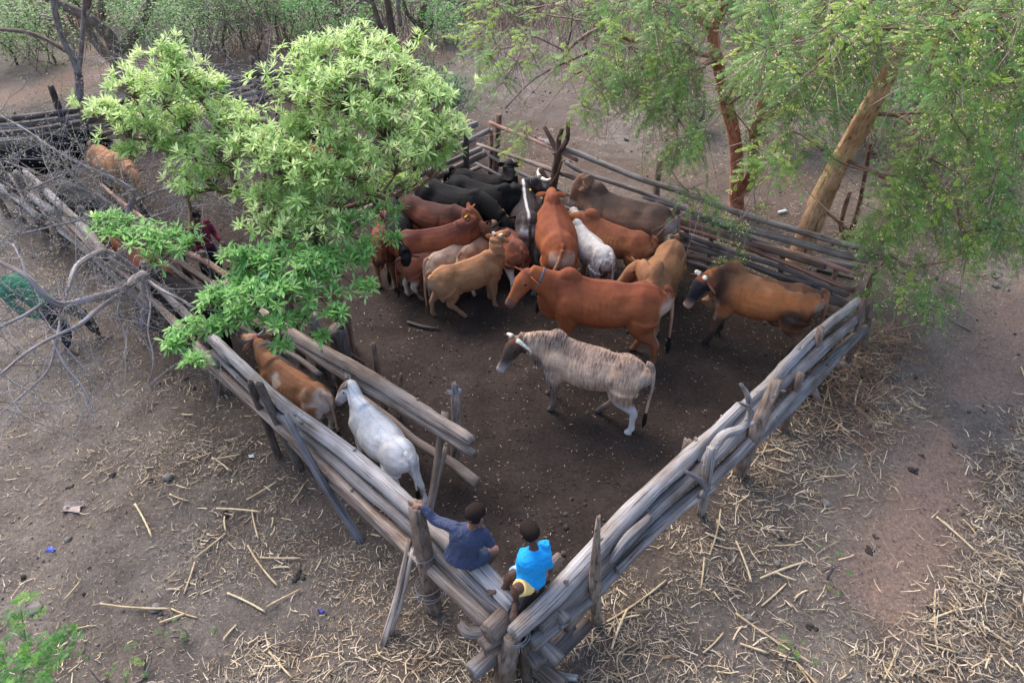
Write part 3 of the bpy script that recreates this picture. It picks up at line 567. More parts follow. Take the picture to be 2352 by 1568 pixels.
# --- partition running down left from the back corner, and far left fence
C_, D_ = np.array((-.45, 14.2)), np.array((-3.6, 11.3))
F = tag(empty('pole_fence', (-1, 13.7, 0)), 'partition of thick grey poles between the black cattle and the green tree', 'fence')
for pts, r, t in (([(1093, 286), (1029, 311), (960, 345), (880, 390)], .06, GREY), ([(1123, 300), (1029, 348), (960, 385), (860, 440)], .055, GREY), ([(1104, 342), (1048, 366), (960, 405), (850, 455)], .05, GREY),
                  ([(1113, 353), (1029, 395), (958, 425), (895, 455), (800, 500)], .065, BROWN), ([(1100, 385), (1000, 430), (900, 475), (780, 530)], .05, BROWN)):
    log(F, PP(pts, C_, D_), r, t, n=10)
for u, v in ((1075, 400), (960, 450), (870, 490)):
    q = PP([(u, v)], C_, D_, .08)[0]; q[2] = 0; post(F, q, q + (0, 0, 1.5), .065)
E_, G_ = W(-60, 380, 0)[:2], W(720, 250, 0)[:2]
F = tag(empty('pole_fence', W(183, 330)), 'far fence of dark round poles behind the black cow at the left', 'fence')
for k_, (dv, r, t) in enumerate(((0, .075, DARK), (17, .06, GREY), (34, .065, DARK), (52, .055, GREY), (72, .06, BROWN))):
    log(F, PP([(-60, 282 + dv), (60, 270 + dv * 1.0), (185, 252 + dv * .95)], E_, G_), r, t, n=10)
    log(F, PP([(190, 247 + dv), (310, 228 + dv * .9), (450, 203 + dv * .85), (630, 162 + dv * .8)], E_, G_), r, t, n=10)
    log(F, PP([(620, 172 + dv * .8), (760, 170 + dv * .8), (900, 205 + dv * .8), ], E_, np.array((-3, 17.0))), r * .9, t, n=10)
for u, v in ((0, 350), (180, 345), (430, 300), (610, 265)):
    q = PP([(u, v)], E_, G_, .1)[0]; q[2] = 0; post(F, q, q + (0, 0, 1.5), .08)
# ---------------------------------------------------------------- joining shapes into one skin
def remesh(mb, name, voxel, smooth=4, fac=.5):
    me = mb.mesh(name + '_raw'); o = bpy.data.objects.new(name + '_raw', me); sc.collection.objects.link(o)
    r = o.modifiers.new('r', 'REMESH'); r.mode = 'VOXEL'; r.voxel_size = voxel; r.use_smooth_shade = True
    if smooth: q = o.modifiers.new('s', 'SMOOTH'); q.iterations = smooth; q.factor = fac
    dg = bpy.context.evaluated_depsgraph_get(); out = bpy.data.meshes.new_from_object(o.evaluated_get(dg))
    bpy.data.objects.remove(o); bpy.data.meshes.remove(me); out.name = name
    n = len(out.vertices); V = np.zeros(n * 3, np.float32); out.vertices.foreach_get('co', V); V = V.reshape(-1, 3).astype(float)
    fs = []; tot = np.zeros(len(out.polygons), np.int32); out.polygons.foreach_get('loop_total', tot); li = np.zeros(len(out.loops), np.int32); out.loops.foreach_get('vertex_index', li)
    bpy.data.meshes.remove(out); st = np.concatenate([[0], np.cumsum(tot)[:-1]])
    for k in (3, 4):
        q = st[tot == k]
        if len(q): fs.append(li[q[:, None] + np.arange(k)])
    return V, fs
# ---------------------------------------------------------------- cattle
m, n_, bs, N, L = mat('hide')
ca = N('ShaderNodeAttribute'); ca.attribute_name = 'coat'; br = N('ShaderNodeAttribute'); br.attribute_name = 'mark'; sx = N('ShaderNodeSeparateXYZ'); L(br.outputs['Vector'], sx.inputs[0])
tc = N('ShaderNodeTexCoord'); mp = N('ShaderNodeMapping'); mp.inputs['Scale'].default_value = (40, 10, 5); L(tc.outputs['Object'], mp.inputs[0])
n1 = N('ShaderNodeTexNoise'); n1.inputs['Scale'].default_value = 1; n1.inputs['Detail'].default_value = 6; n1.inputs['Roughness'].default_value = .7; n1.inputs['Distortion'].default_value = .4; L(mp.outputs[0], n1.inputs[0])
n2 = N('ShaderNodeTexNoise'); n2.inputs['Scale'].default_value = 5; n2.inputs['Detail'].default_value = 8; n2.inputs['Roughness'].default_value = .7; L(tc.outputs['Object'], n2.inputs[0])
n3 = N('ShaderNodeTexNoise'); n3.inputs['Scale'].default_value = 120; n3.inputs['Detail'].default_value = 3; L(tc.outputs['Object'], n3.inputs[0])
r1 = N('ShaderNodeValToRGB'); ramp(r1, [(.4, (0, 0, 0)), (.64, (1, 1, 1))]); L(n1.outputs[0], r1.inputs[0])
mm = N('ShaderNodeMath'); mm.operation = 'MULTIPLY'; L(r1.outputs[0], mm.inputs[0]); L(sx.outputs[0], mm.inputs[1])
mx = N('ShaderNodeMix'); mx.data_type = 'RGBA'; L(mm.outputs[0], mx.inputs[0]); L(ca.outputs['Color'], mx.inputs[6]); mx.inputs[7].default_value = (.06, .034, .025, 1)
r2 = N('ShaderNodeValToRGB'); ramp(r2, [(.3, (.7, .67, .64)), (.7, (1.14, 1.13, 1.12))]); L(n2.outputs[0], r2.inputs[0])
r3 = N('ShaderNodeValToRGB'); ramp(r3, [(.3, (.78, .78, .78)), (.7, (1.14, 1.14, 1.14))]); L(n3.outputs[0], r3.inputs[0])
m1 = N('ShaderNodeMix'); m1.data_type = 'RGBA'; m1.blend_type = 'MULTIPLY'; m1.inputs[0].default_value = 1; L(mx.outputs[2], m1.inputs[6]); L(r2.outputs[0], m1.inputs[7])
m2 = N('ShaderNodeMix'); m2.data_type = 'RGBA'; m2.blend_type = 'MULTIPLY'; m2.inputs[0].default_value = 1; L(m1.outputs[2], m2.inputs[6]); L(r3.outputs[0], m2.inputs[7])
L(m2.outputs[2], bs.inputs['Base Color']); bs.inputs['Roughness'].default_value = .75; bs.inputs['Specular IOR Level'].default_value = .1
bp = N('ShaderNodeBump'); bp.inputs['Strength'].default_value = .5; bp.inputs['Distance'].default_value = .012; L(n3.outputs[0], bp.inputs['Height']); L(bp.outputs[0], bs.inputs['Normal'])
HIDE = m
def pear(cc, ss): return cc * (1 - .22 * np.clip(ss, 0, 1) ** 2), ss
COATS = dict(
 red=dict(base=(.36, .115, .05), top=(.3, .09, .05), belly=(.42, .2, .1), leg=(.4, .15, .075), rear=(.62, .42, .33), face=(.37, .12, .055), muzzle=(.2, .1, .08), sock=(.3, .14, .08)),
 deepred=dict(base=(.27, .085, .045), top=(.16, .06, .05), belly=(.33, .13, .06), leg=(.4, .2, .1), rear=(.3, .1, .05), face=(.3, .1, .05), muzzle=(.06, .04, .04), sock=(.45, .3, .2)),
 maroon=dict(base=(.16, .06, .04), top=(.08, .04, .035), belly=(.18, .07, .05), leg=(.14, .06, .04), rear=(.16, .06, .04), face=(.15, .06, .04), muzzle=(.05, .03, .03), sock=(.1, .05, .04)),
 orange=dict(base=(.4, .155, .07), top=(.33, .12, .07), belly=(.55, .33, .2), leg=(.47, .24, .13), rear=(.48, .27, .16), face=(.42, .17, .08), muzzle=(.12, .06, .05), sock=(.45, .28, .18)),
 tan=dict(base=(.47, .245, .125), top=(.43, .21, .115), belly=(.58, .37, .22), leg=(.5, .29, .17), rear=(.6, .38, .25), face=(.47, .22, .11), muzzle=(.3, .16, .12), sock=(.42, .25, .16)),
 cream=dict(base=(.56, .4, .3), top=(.45, .33, .27), belly=(.66, .5, .4), leg=(.7, .62, .55), rear=(.75, .7, .64), face=(.5, .3, .2), muzzle=(.2, .12, .1), sock=(.6, .5, .42)),
 roanback=dict(base=(.37, .2, .13), top=(.3, .19, .15), belly=(.45, .27, .18), leg=(.7, .62, .57), rear=(.75, .68, .62), face=(.4, .17, .09), muzzle=(.2, .12, .1), sock=(.6, .45, .38)),
 brown=dict(base=(.31, .115, .07), top=(.25, .1, .075), belly=(.35, .15, .08), leg=(.3, .15, .1), rear=(.34, .13, .08), face=(.33, .12, .06), muzzle=(.15, .09, .08), sock=(.5, .4, .33)),
 black=dict(base=(.011, .011, .013), top=(.012, .012, .014), belly=(.015, .012, .012), leg=(.014, .012, .012), rear=(.012, .011, .012), face=(.012, .012, .013), muzzle=(.02, .02, .02), sock=(.02, .018, .018)),
 blackred=dict(base=(.03, .015, .013), top=(.012, .012, .015), belly=(.04, .018, .014), leg=(.02, .014, .013), rear=(.02, .014, .013), face=(.013, .012, .014), muzzle=(.02, .02, .02), sock=(.02, .018, .018)),
 dusky=dict(base=(.31, .185, .13), top=(.13, .095, .085), belly=(.2, .12, .085), leg=(.24, .16, .11), rear=(.58, .5, .46), face=(.26, .14, .095), muzzle=(.6, .55, .5), sock=(.12, .08, .06)),
 bull=dict(base=(.56, .2, .075), top=(.4, .19, .1), belly=(.5, .3, .19), leg=(.16, .1, .075), rear=(.42, .3, .22), face=(.035, .035, .045), muzzle=(.05, .05, .06), sock=(.05, .045, .045)),
 brindle=dict(base=(.86, .6, .44), top=(.42, .31, .26), belly=(.42, .27, .19), leg=(.42, .31, .25), rear=(.62, .5, .43), face=(.11, .075, .06), muzzle=(.06, .055, .055), sock=(.16, .14, .14)),
 greyback=dict(base=(.075, .065, .068), top=(.06, .055, .06), belly=(.16, .12, .1), leg=(.66, .62, .62), rear=(.66, .63, .62), face=(.17, .16, .17), muzzle=(.3, .3, .3), sock=(.1, .08, .08)),
 whitegrey=dict(base=(.66, .64, .64), top=(.72, .7, .7), belly=(.6, .57, .55), leg=(.72, .7, .7), rear=(.6, .55, .53), face=(.5, .44, .42), muzzle=(.3, .25, .22), sock=(.6, .56, .53)),
 white=dict(base=(.8, .79, .79), top=(.83, .82, .82), belly=(.72, .66, .6), leg=(.82, .8, .8), rear=(.84, .82, .82), face=(.8, .78, .78), muzzle=(.35, .3, .32), sock=(.75, .7, .66)),
 tanwhite=dict(base=(.42, .2, .105), top=(.38, .18, .1), belly=(.5, .3, .2), leg=(.6, .48, .4), rear=(.7, .6, .54), face=(.4, .2, .12), muzzle=(.2, .12, .1), sock=(.65, .58, .52)))
def cow(name, rump, withers, s, coat, poll=None, muzz=None, feet=None, hump=1.0, horns=None, label='', cat='cow', yaw_h=0, pitch_h=-45, pz=1.3, fat=1.0, tailswing=(0, 0), bull=False, tagc=None, collar=None, seed=0, rz=1.2, wz=1.3, ears=1.0, dewlap=1.0, bend=0, extra=None, group='cattle standing in the log pen'):
    r_ = np.random.RandomState(seed + 5)
    A = W(*rump, rz * s); B = W(*withers, wz * s); d = (B - A)[:2]; yaw = math.atan2(d[1], d[0]); impl = np.linalg.norm(d) / 1.17
    mid = (A + B)[:2] / 2; cy, sy = math.cos(yaw), math.sin(yaw); org = mid - np.array((cy, sy)) * (-.125 * s)
    print('COW %-22s s=%.2f implied=%.2f at %s yaw %.0f' % (name + ' ' + coat, s, impl, np.round(org, 2), math.degrees(yaw)))
    Rm = np.array(((cy, sy, 0), (-sy, cy, 0), (0, 0, 1)))
    loc = lambda P: (Rm @ (np.asarray(P) - np.array((org[0], org[1], 0)))) / s
    # neck and head
    if poll is not None:
        p = loc(W(poll[0], poll[1], poll[2] * s)); base = np.array((.62, 0, 1.1)); q = p - base; l = np.linalg.norm(q); p = base + q / l * np.clip(l, .34, .66)
    else: p = np.array((.62 + .5 * math.cos(R(yaw_h)), .5 * math.sin(R(yaw_h)), pz))
    if muzz is not None: hd = unit(loc(W(muzz[0], muzz[1], muzz[2] * s)) - (loc(W(poll[0], poll[1], poll[2] * s)) if poll is not None else p))
    else: hd = np.array((math.cos(R(yaw_h)) * math.cos(R(pitch_h)), math.sin(R(yaw_h)) * math.cos(R(pitch_h)), math.sin(R(pitch_h))))
    sd = unit(np.cross((0, 0, 1), hd)); hu = np.cross(hd, sd)
    if abs(hd[2]) > .97: sd = np.array((0, 1., 0)); hu = unit(np.cross(hd, sd)); hu = hu if hu[0] > 0 else -hu
    mb = MB(); f = fat
    bx = lambda x: bend * max(0, 1 - abs(x) / .8)
    S = [(-.79, 1.05, .06, .08), (-.75, 1.02, .13 * f, .165), (-.66, .99, .2 * f, .225), (-.5, .97, .245 * f, .265), (-.3, .93, .265 * f, .30), (-.1, .9, .3 * f, .33), (.1, .895, .305 * f, .335), (.28, .92, .28 * f, .335), (.44, .96, .24 * f, .34), (.58, .98, .2 * f, .31), (.7, 1.0, .155 * f, .24), (.8, 1.0, .09, .15)]
    tube(mb, [(x, bx(x), z) for x, z, a, b in S], [(a, b) for x, z, a, b in S], n=22, k=3, shape=pear)
    for y in (-1, 1):
        ball(mb, (-.725, y * .085, 1.04), (.045, .045, .06), 10, 6)
        tube(mb, [(-.5, y * .06, 1.14), (-.5, y * .1, 1.05), (-.52, y * .135, .9), (-.49, y * .155, .7)], [(.04, .08), (.11, .17), (.125, .215), (.11, .16)], n=12, k=3, up=(1, 0, 0))       # thigh
        tube(mb, [(.42, y * .08 * f, 1.2), (.45, y * .13 * f, 1.1), (.53, y * .16 * f, .93), (.5, y * .16 * f, .76)], [(.03, .04), (.07, .08), (.1, .125), (.085, .1)], n=12, k=3, up=(1, 0, 0))  # shoulder
    if hump: tube(mb, [(.3, 0, 1.2), (.43, 0, 1.235 + .06 * hump), (.52, 0, 1.25 + .075 * hump), (.62, 0, 1.2 + .03 * hump), (.7, 0, 1.16)], [(.05, .03), (.09, .075 * hump + .02), (.1, .09 * hump + .02), (.085, .06 * hump + .02), (.06, .04)], n=12, k=3)
    nb = np.array((.5, 0, 1.07)); n1_ = np.array((.72, 0, 1.1)) * .5 + (nb + (p - nb) * .45) * .5
    tube(mb, [nb, n1_, nb + (p - nb) * .75, p - hd * .02], [(.165, .28), (.14, .225), (.115, .175), (.095, .14)], n=16, k=4)
    if dewlap: dl = min(1.25, .6 + .4 * dewlap); tube(mb, [(.5, 0, .74), (.66, 0, .76 - .03 * dl), tuple(np.array((.74, 0, .84)) * .5 + (n1_ + (0, 0, -.16)) * .5 - (0, 0, .03 * dl)), tuple(nb + (p - nb) * .62 + (0, 0, -.15)), tuple(p - (p - nb) * .12 + (0, 0, -.12))], [(.07, .1), (.05, .15 * dl), (.04, .15 * dl), (.035, .09 * dl), (.04, .05)], n=12, k=4)
    H = [(-.07, .06, .07), (-.01, .095, .115), (.08, .108, .135), (.16, .102, .135), (.25, .08, .118), (.35, .066, .095), (.42, .07, .084), (.47, .066, .072), (.5, .04, .042)]
    Hc = [p + hd * t - hu * (.02 + .08 * max(0, t)) for t, a, b in H]
    tube(mb, Hc, [(a, b) for t, a, b in H], n=14, k=3, up=hu)
    for y in (-1, 1):
        ball(mb, p + hd * .13 + sd * y * .082 + hu * .035, (.03, .03, .04), 8, 6, axis=hd)
        ball(mb, p + hd * .12 + sd * y * .05 - hu * .07, (.045, .04, .1), 8, 6, axis=hd)
    # legs
    ft = dict(fl=(.02, .01), fr=(-.03, 0), hl=(-.03, .01), hr=(.05, 0)); ft.update(feet or {})
    for key in ('fl', 'fr', 'hl', 'hr'):
        y = 1 if key[1] == 'l' else -1; dx, dy = ft[key]
        if key[0] == 'f': J = [(.5, .15, .8, .11), (.47, .15, .66, .092), (.49, .145, .52, .066), (.5, .145, .385, .058), (.49, .145, .33, .044), (.49, .145, .2, .037), (.49, .145, .125, .047), (.515, .145, .07, .036), (.53, .145, .035, .05), (.535, .145, .004, .054)]
        else: J = [(-.49, .15, .78, .16), (-.48, .165, .66, .125), (-.54, .16, .54, .083), (-.63, .15, .44, .06), (-.64, .15, .38, .053), (-.62, .15, .3, .042), (-.61, .15, .2, .038), (-.6, .15, .125, .046), (-.575, .15, .07, .037), (-.56, .15, .035, .05), (-.555, .15, .004, .054)]
        P = []; rr = []
        for x, yy, z, r in J:
            wgt = np.clip((.85 - z) / .75, 0, 1) ** 1.15
            if key[0] == 'h' and z > .4: wgt *= .85
            P.append((x + dx * wgt, (yy * y) + dy * wgt, z)); rr.append((r * (1.25 if z > .45 else 1.1), r * .95) if 0 else (r * .95, r * (1.5 if z > .45 else 1.15)))
        tube(mb, P, rr, n=10, k=2, up=(1, 0, 0))
    # tail
    tx, ty = tailswing; TL = [(-.72, 0, 1.2), (-.8, 0, 1.18), (-.85, ty * .15, 1.02), (-.87 - tx * .3, ty * .5, .8), (-.87 - tx * .7, ty * .85, .58), (-.87 - tx, ty, .42)]
    tube(mb, TL[:3], [.045, .04, .03], n=8, k=3)
    if bull: tube(mb, [(-.15, 0, .6), (-.22, 0, .53), (-.3, 0, .5), (-.42, 0, .56)], [(.03, .05), (.035, .07), (.035, .06), (.03, .05)], n=8, k=3)
    V, fs = remesh(mb, 'cow', .0165, 4)
    V[:, 2] = np.maximum(V[:, 2], 0)
    bm = (V[:, 0] < .72) & (V[:, 2] > .55)
    X_, Z_ = V[:, 0], V[:, 2]; g2 = lambda x0, z0, sx, sz: np.exp(-((X_ - x0) / sx) ** 2 - ((Z_ - z0) / sz) ** 2); sgn = np.sign(V[:, 1]) * sstep(.03, .1, np.abs(V[:, 1])) * bm
    lean = 1.25 - .9 * (f - .85)
    V[:, 1] += sgn * lean * (.014 * g2(-.45, 1.12, .09, .07) - .034 * g2(-.29, 1.08, .1, .09) - .02 * g2(-.62, 1.06, .07, .06) - .018 * g2(.3, .98, .035, .16) - .016 * g2(-.28, .78, .07, .1) + .012 * g2(.47, 1.0, .08, .12) + .014 * g2(-.52, .86, .1, .14) - .015 * g2(.66, 1.06, .03, .12))
    V[:, 2] += bm * (.02 * lean * np.exp(-((np.abs(V[:, 1]) - .13) / .07) ** 2) * np.exp(-((X_ + .45) / .09) ** 2) * (Z_ > 1.0) + .012 * np.exp(-(V[:, 1] / .025) ** 2) * (Z_ > 1.05) * (X_ < .35) - .012 * lean * np.exp(-((np.abs(V[:, 1]) - .1) / .05) ** 2) * np.exp(-((X_ + .2) / .2) ** 2) * (Z_ > 1.05))
    V += (fbm(V * 5 + seed, 2) * .006)[:, None] * (V - (0, 0, .9)) / .35 * bm[:, None]
    ribs = lean * (.5 + .9 * vnoise(V * 3 + seed)) * np.exp(-((V[:, 0] + .0) / .26) ** 2) * np.exp(-((V[:, 2] - .92) / .2) ** 2) * sstep(.12, .24, np.abs(V[:, 1])); V[:, 1] += np.sign(V[:, 1]) * ribs * .006 * np.sin(V[:, 0] * 2 * math.pi / .075)
    out = MB(); V0 = V; parts = []
    out.add(V, fs); parts.append((len(V), 0))
    # ears, tail, eyes, hooves grow on the same mesh
    def extra_part(fn, code):
        q = MB(); fn(q); n0 = out.n
        out.add(np.concatenate(q.v), q.f); parts.append((out.n - n0, code))
    for y in (-1, 1):
        e0 = p + hd * .0 + sd * y * .075 + hu * .02; ed = unit(sd * y * 1.0 - hd * .1 - np.array((0, 0, .35 * ears)) + hu * .05); el = .2 * (.8 + .2 * ears)
        extra_part(lambda q: tube(q, [e0, e0 + ed * el * .35, e0 + ed * el * .7, e0 + ed * el], [(.02, .02), (.012, .048), (.01, .05), (.006, .012)], n=10, k=3, up=unit(np.cross(ed, hd)) if 0 else hu), 1)
        extra_part(lambda q: ball(q, p + hd * .13 + sd * y * .103 + hu * .036, (.016, .016, .016), 8, 6), 4)
        extra_part(lambda q: ball(q, Hc[-2] + hd * .012 + sd * y * .028 + hu * .028, (.01, .01, .012), 6, 5), 4)
    extra_part(lambda q: tube(q, TL[1:], [.034, .03, .022, .018, .014], n=8, k=4), 2)
    te = np.array(TL[-1]); tdr = unit(te - np.array(TL[-2])) * .5 + (0, 0, -.5)
    extra_part(lambda q: tube(q, [te - unit(tdr) * .03, te + unit(tdr) * .06, te + unit(tdr) * .16, te + unit(tdr) * .25], [.016, .034, .032, .008], n=9, k=3, rough=.25), 3)
    V = np.concatenate(out.v); code = np.concatenate([np.full(n, c_) for n, c_ in parts])
    # coat
    C = COATS[coat]; a = lambda k: np.array(C[k]) * (.8 if coat not in ('white', 'whitegrey') else 1.03)
    x, y, z = V.T; nn = fbm(V * 3.5 + seed * 3.1, 3) * .09
    col = np.tile(a('base'), (len(V), 1))
    def mixin(w_, c_):
        nonlocal col
        w_ = np.clip(w_, 0, 1)[:, None]; col = col * (1 - w_) + np.asarray(c_) * w_
    body = (x < .75)
    mixin(.85 * sstep(1.08, 1.2, z + nn * .6) * body, a('top'))
    mixin(sstep(.74, .6, z + nn) * sstep(.3, .1, np.abs(y)) * (x > -.45) * (x < .6), a('belly'))
    mixin(sstep(.66, .5, z + nn), a('leg')); mixin(sstep(.3, .14, z + nn), a('sock'))
    mixin(sstep(-.66, -.74, x + nn * .5) * sstep(1.12, 1.0, z) * (np.abs(y) < .2), a('rear')); mixin(sstep(-.48, -.6, x) * sstep(.14, .1, np.abs(y)) * sstep(.8, .7, z) * (z > .3), a('rear'))
    hp = V - p; t = hp @ hd; dd = np.linalg.norm(hp - np.outer(t, hd), axis=1); hm = sstep(-.12, .0, t) * (t < .6) * (dd < .2); mixin(hm, a('face')); mixin(sstep(.36, .42, t) * (dd < .16), a('muzzle'))
    mixin(sstep(.35, .2, z) * (code == 0) * sstep(.05, .03, z), (.03, .028, .026))
    mark = np.zeros((len(V), 3))
    if coat == 'brindle':
        mark[:, 0] = np.clip(.5 + 6.0 * nn + .4 * sstep(.3, .7, x) + .35 * sstep(1.05, 1.3, z), 0.1, 1) * sstep(.2, .3, z)
        mixin(sstep(-.5, -.65, x) * (y < 0) * 0, a('rear')); lg = (x < -.3) * (y > 0) * sstep(.72, .5, z + nn * 1.5); mixin(lg * .95, (.7, .7, .72)); mark[:, 0] *= 1 - lg
        mixin(sstep(.08, -.02, np.abs(t - .02)) * hm * sstep(-.02, .06, hp @ hu), (.3, .1, .06)); mixin(sstep(.43, .455, t) * (dd < .16), (.75, .72, .72)); mark[hm > .5, 0] = .5
        mixin((sstep(.95, .8, z) * (x > .5) * (z > .5)) * .8, (.5, .44, .42))
    if coat == 'bull':
        mark[:, 0] = np.clip(.1 + 2.5 * nn, 0, .5); mixin(sstep(.03, .12, -nn) * .45, (.6, .36, .22))
        mixin(sstep(.3, .5, x + nn) * (1 - hm) * sstep(.7, .9, z) * sstep(.3, 0, np.abs(x - .62)), (.085, .045, .032))
        mixin(sstep(.12, .0, np.linalg.norm((V - (-.42, 0, .8)) * (.8, 0, 1), axis=1) + nn - .1), (.08, .05, .04)); mixin(.8 * sstep(.0, .1, nn + .05) * sstep(-.3, -.5, x) * (z < .95), (.07, .045, .035))
        mixin(sstep(1.2, 1.23, z + nn) * (x < .2) * .7 * (np.abs(y) < .12), (.07, .045, .04)); mixin(sstep(.09, .02, np.abs(t)) * hm, (.32, .1, .055)); mixin(sstep(.45, .465, t) * (dd < .16), (.6, .55, .55))
        mixin((sstep(.92, .82, z) * (x > .58) * (z > .5)) * .8, (.45, .26, .17))
    if coat == 'dusky': mark[:, 0] = .15; mixin(sstep(.05, .0, np.abs(x - .45 - nn)) * .3, (.1, .07, .06)); mixin(sstep(.3, .42, t) * (dd < .12) * sstep(.0, .06, hp @ hu), (.05, .04, .04))
    if coat == 'greyback':
        mixin(sstep(.035, .012, np.abs(y + nn * .15)) * sstep(1.12, 1.2, z) * (x > -.7), (.72, .7, .72)); mixin(np.clip(nn * 9 - .1, 0, .5) * (z > .7) * (z < 1.2), (.3, .27, .27)); mixin((x < -.4) * sstep(.06, .1, np.abs(y)) * sstep(1.0, .85, z) * (z > .45) * (np.abs(y) < .24), (.66, .62, .6)); mark[:, 0] = .3 * (z > .7)
        mixin(sstep(.3, .34, t) * hm, (.5, .5, .5))
    if coat == 'whitegrey': mark[:, 0] = np.clip(sstep(-.05, -.45, x) * (.9 + nn * 5) * sstep(1.18, 1.0, z) * (z > .5) + .22, 0, 1)
    if coat == 'tanwhite': mixin(sstep(.0, .07, nn - .01) * sstep(.0, .3, x) * (x < .6) * (z > 1.1), (.75, .7, .67)); mixin(sstep(.03, .09, nn), (.6, .48, .38)); mixin(sstep(-.55, -.65, x) * (z > 1.0) * .7, (.6, .48, .4)); mixin(sstep(.08, .0, np.abs(t + .0)) * hm, (.2, .06, .045))
    if coat in ('white',): mixin(sstep(.05, .12, nn) * .4, (.62, .5, .4)); mixin(hm * sstep(.05, .09, hp @ hu) * .9 * (t > -.05), (.25, .13, .09)); mixin((z > 1.17) * sstep(.012, .004, np.abs(y)) * .5, (.3, .26, .25))
    if coat == 'cream': mixin(np.clip(nn * 6, 0, .6) * (z > .8), (.4, .25, .18))
    if coat == 'roanback': mixin(np.clip(nn * 7, 0, .6) * (z > .8), (.5, .35, .27)); mixin(sstep(.09, .12, np.abs(y)) * (x < -.5) * (z < 1.0) * .9 * sstep(-.5, -.6, x), (.75, .7, .66))
    if coat in ('red', 'deepred'): mixin(.35 * sstep(.02, .09, nn) * (z > .6), a('top')); mixin(sstep(.02, .008, np.abs(y)) * (z > 1.15) * (x < .3) * .4, (.15, .06, .05)); mixin(sstep(.08, .0, np.abs(t + .02)) * hm * sstep(.03, .08, hp @ hu) * .7, (.14, .05, .045))
    if coat == 'tan': mixin(.3 * sstep(.0, .09, nn), (.52, .32, .2)); mixin(sstep(.08, .0, np.abs(t + .02)) * hm * sstep(.03, .08, hp @ hu) * .6, (.35, .12, .06))
    if coat == 'orange': mixin(sstep(.08, .0, np.abs(t + .02)) * hm * sstep(.02, .07, hp @ hu) * .8, (.25, .07, .045))
    if coat in ('brown', 'tan', 'orange') and extra == 'whiteleg': lg = (x < -.3) * sstep(.75, .58, z + nn) * (z > .1); mixin(lg * sstep(-.45, -.6, x - z * .1 + nn) * .9, (.78, .7, .63))
    col[code == 3] = (.02, .018, .018) if coat not in ('cream', 'tan') else (.12, .07, .05)
    if coat in ('whitegrey',): col[code == 2] = (.6, .58, .57)
    col[code == 2] = np.array(a('base')) * .5 + np.array(a('rear')) * .5 if coat not in ('black', 'blackred', 'greyback', 'white', 'whitegrey') else (a('top') if coat != 'greyback' else np.array((.08, .07, .07)))
    col[code == 4] = (.008, .007, .007); col[code == 1] = (a('face') * .9 if coat not in ('brindle', 'bull', 'white') else {'brindle': np.array((.14, .09, .07)), 'bull': np.array((.25, .12, .08)), 'white': np.array((.72, .68, .68))}[coat])
    out.at = {}; V = V * s; out.v = [V]; out.at['coat'] = [(0, col)]; out.at['mark'] = [(0, mark)]
    o = out.build(name, HIDE, local=True); o.location = (org[0], org[1], float(gh(org[0], org[1])) + .0); o.rotation_euler = (0, 0, yaw)
    tag(o, label, cat, group)
    for y in (-1, 1):
        if horns:
            h0 = (p + sd * y * .055 + hu * .07 - hd * .02) * s; kind, ln = horns[:2]; hc = horns[2] if len(horns) > 2 else (.55, .5, .4)
            if kind == 'down': H_ = [h0, h0 + (sd * y * .5 - hu * .1) * ln * s * .5, h0 + (sd * y * .75 - hu * .55 + hd * .1) * ln * s, h0 + (sd * y * .55 - hu * 1.05 + hd * .35) * ln * s]
            elif kind == 'side': H_ = [h0, h0 + (sd * y * .5 + hu * .1) * ln * s, h0 + (sd * y * .95 + hu * .35) * ln * s, h0 + (sd * y * 1.1 + hu * .7) * ln * s]
            else: H_ = [h0, h0 + (sd * y * .5 + hu * .5) * ln * s, h0 + (sd * y * .7 + hu * 1.0) * ln * s]
            q = MB(); tube(q, H_, np.linspace(.04, .01 if kind != 'stub' else .026, len(H_)) * s, n=10, k=4, rough=.08); ho = q.build('horn', HORN if coat not in ('tanwhite', 'white') else HORND, o, local=True)
    if tagc:
        y = tagc[0]; ed = unit(sd * y - np.array((0, 0, .35 * ears))); e = (p + sd * y * .075 + hu * .02 + ed * .14) * s; q = MB()
        tube(q, [e - hd * .02 + hu * .0, e - hd * .034 ], [(.032, .028), (.03, .026)], n=8, up=(0, 0, 1)); tube(q, [e + hd * .02, e + hd * .03], [(.03, .026), (.028, .024)], n=8)
        q.build('ear_tag', TAGM, o, local=True)
    if collar:
        c0 = (nb + (p - nb) * .72) * s; ax = unit(p - nb); u_ = unit(np.cross(ax, (0, 1, 0.05))); w_ = np.cross(ax, u_); q = MB(); a_ = np.linspace(0, 2 * math.pi, 25)
        zz = np.array((0, 0, 1.)) - ax * ax[2]; zz = unit(zz); yy = np.cross(ax, zz)
        tube(q, c0 + (np.outer(np.cos(a_), yy) * .112 + np.outer(np.sin(a_), zz) * .165) * s, .012 * s, n=6, rough=.2)
        if collar == 'knot': kb = c0 - zz * .17 * s; ball(q, kb, (.03, .03, .05), 8, 6, rough=.3); [tube(q, [kb, kb + np.array((r_.uniform(-.04, .04), r_.uniform(-.04, .04), -.12)) * s], .008, n=5) for _ in range(4)]
        q.build('collar', ROPE, o, local=True)
    return o
HORND = m_plain('horn_dark', (.12, .105, .1), .5, .2, 25); TAGM = m_plain('tag_yellow', (.75, .55, .04), .5, .05); ROPE = m_plain('rope_blue', (.07, .12, .2), .8, .3, 90)
TAG2 = TAGM
G2 = 'cattle walking in the log race'
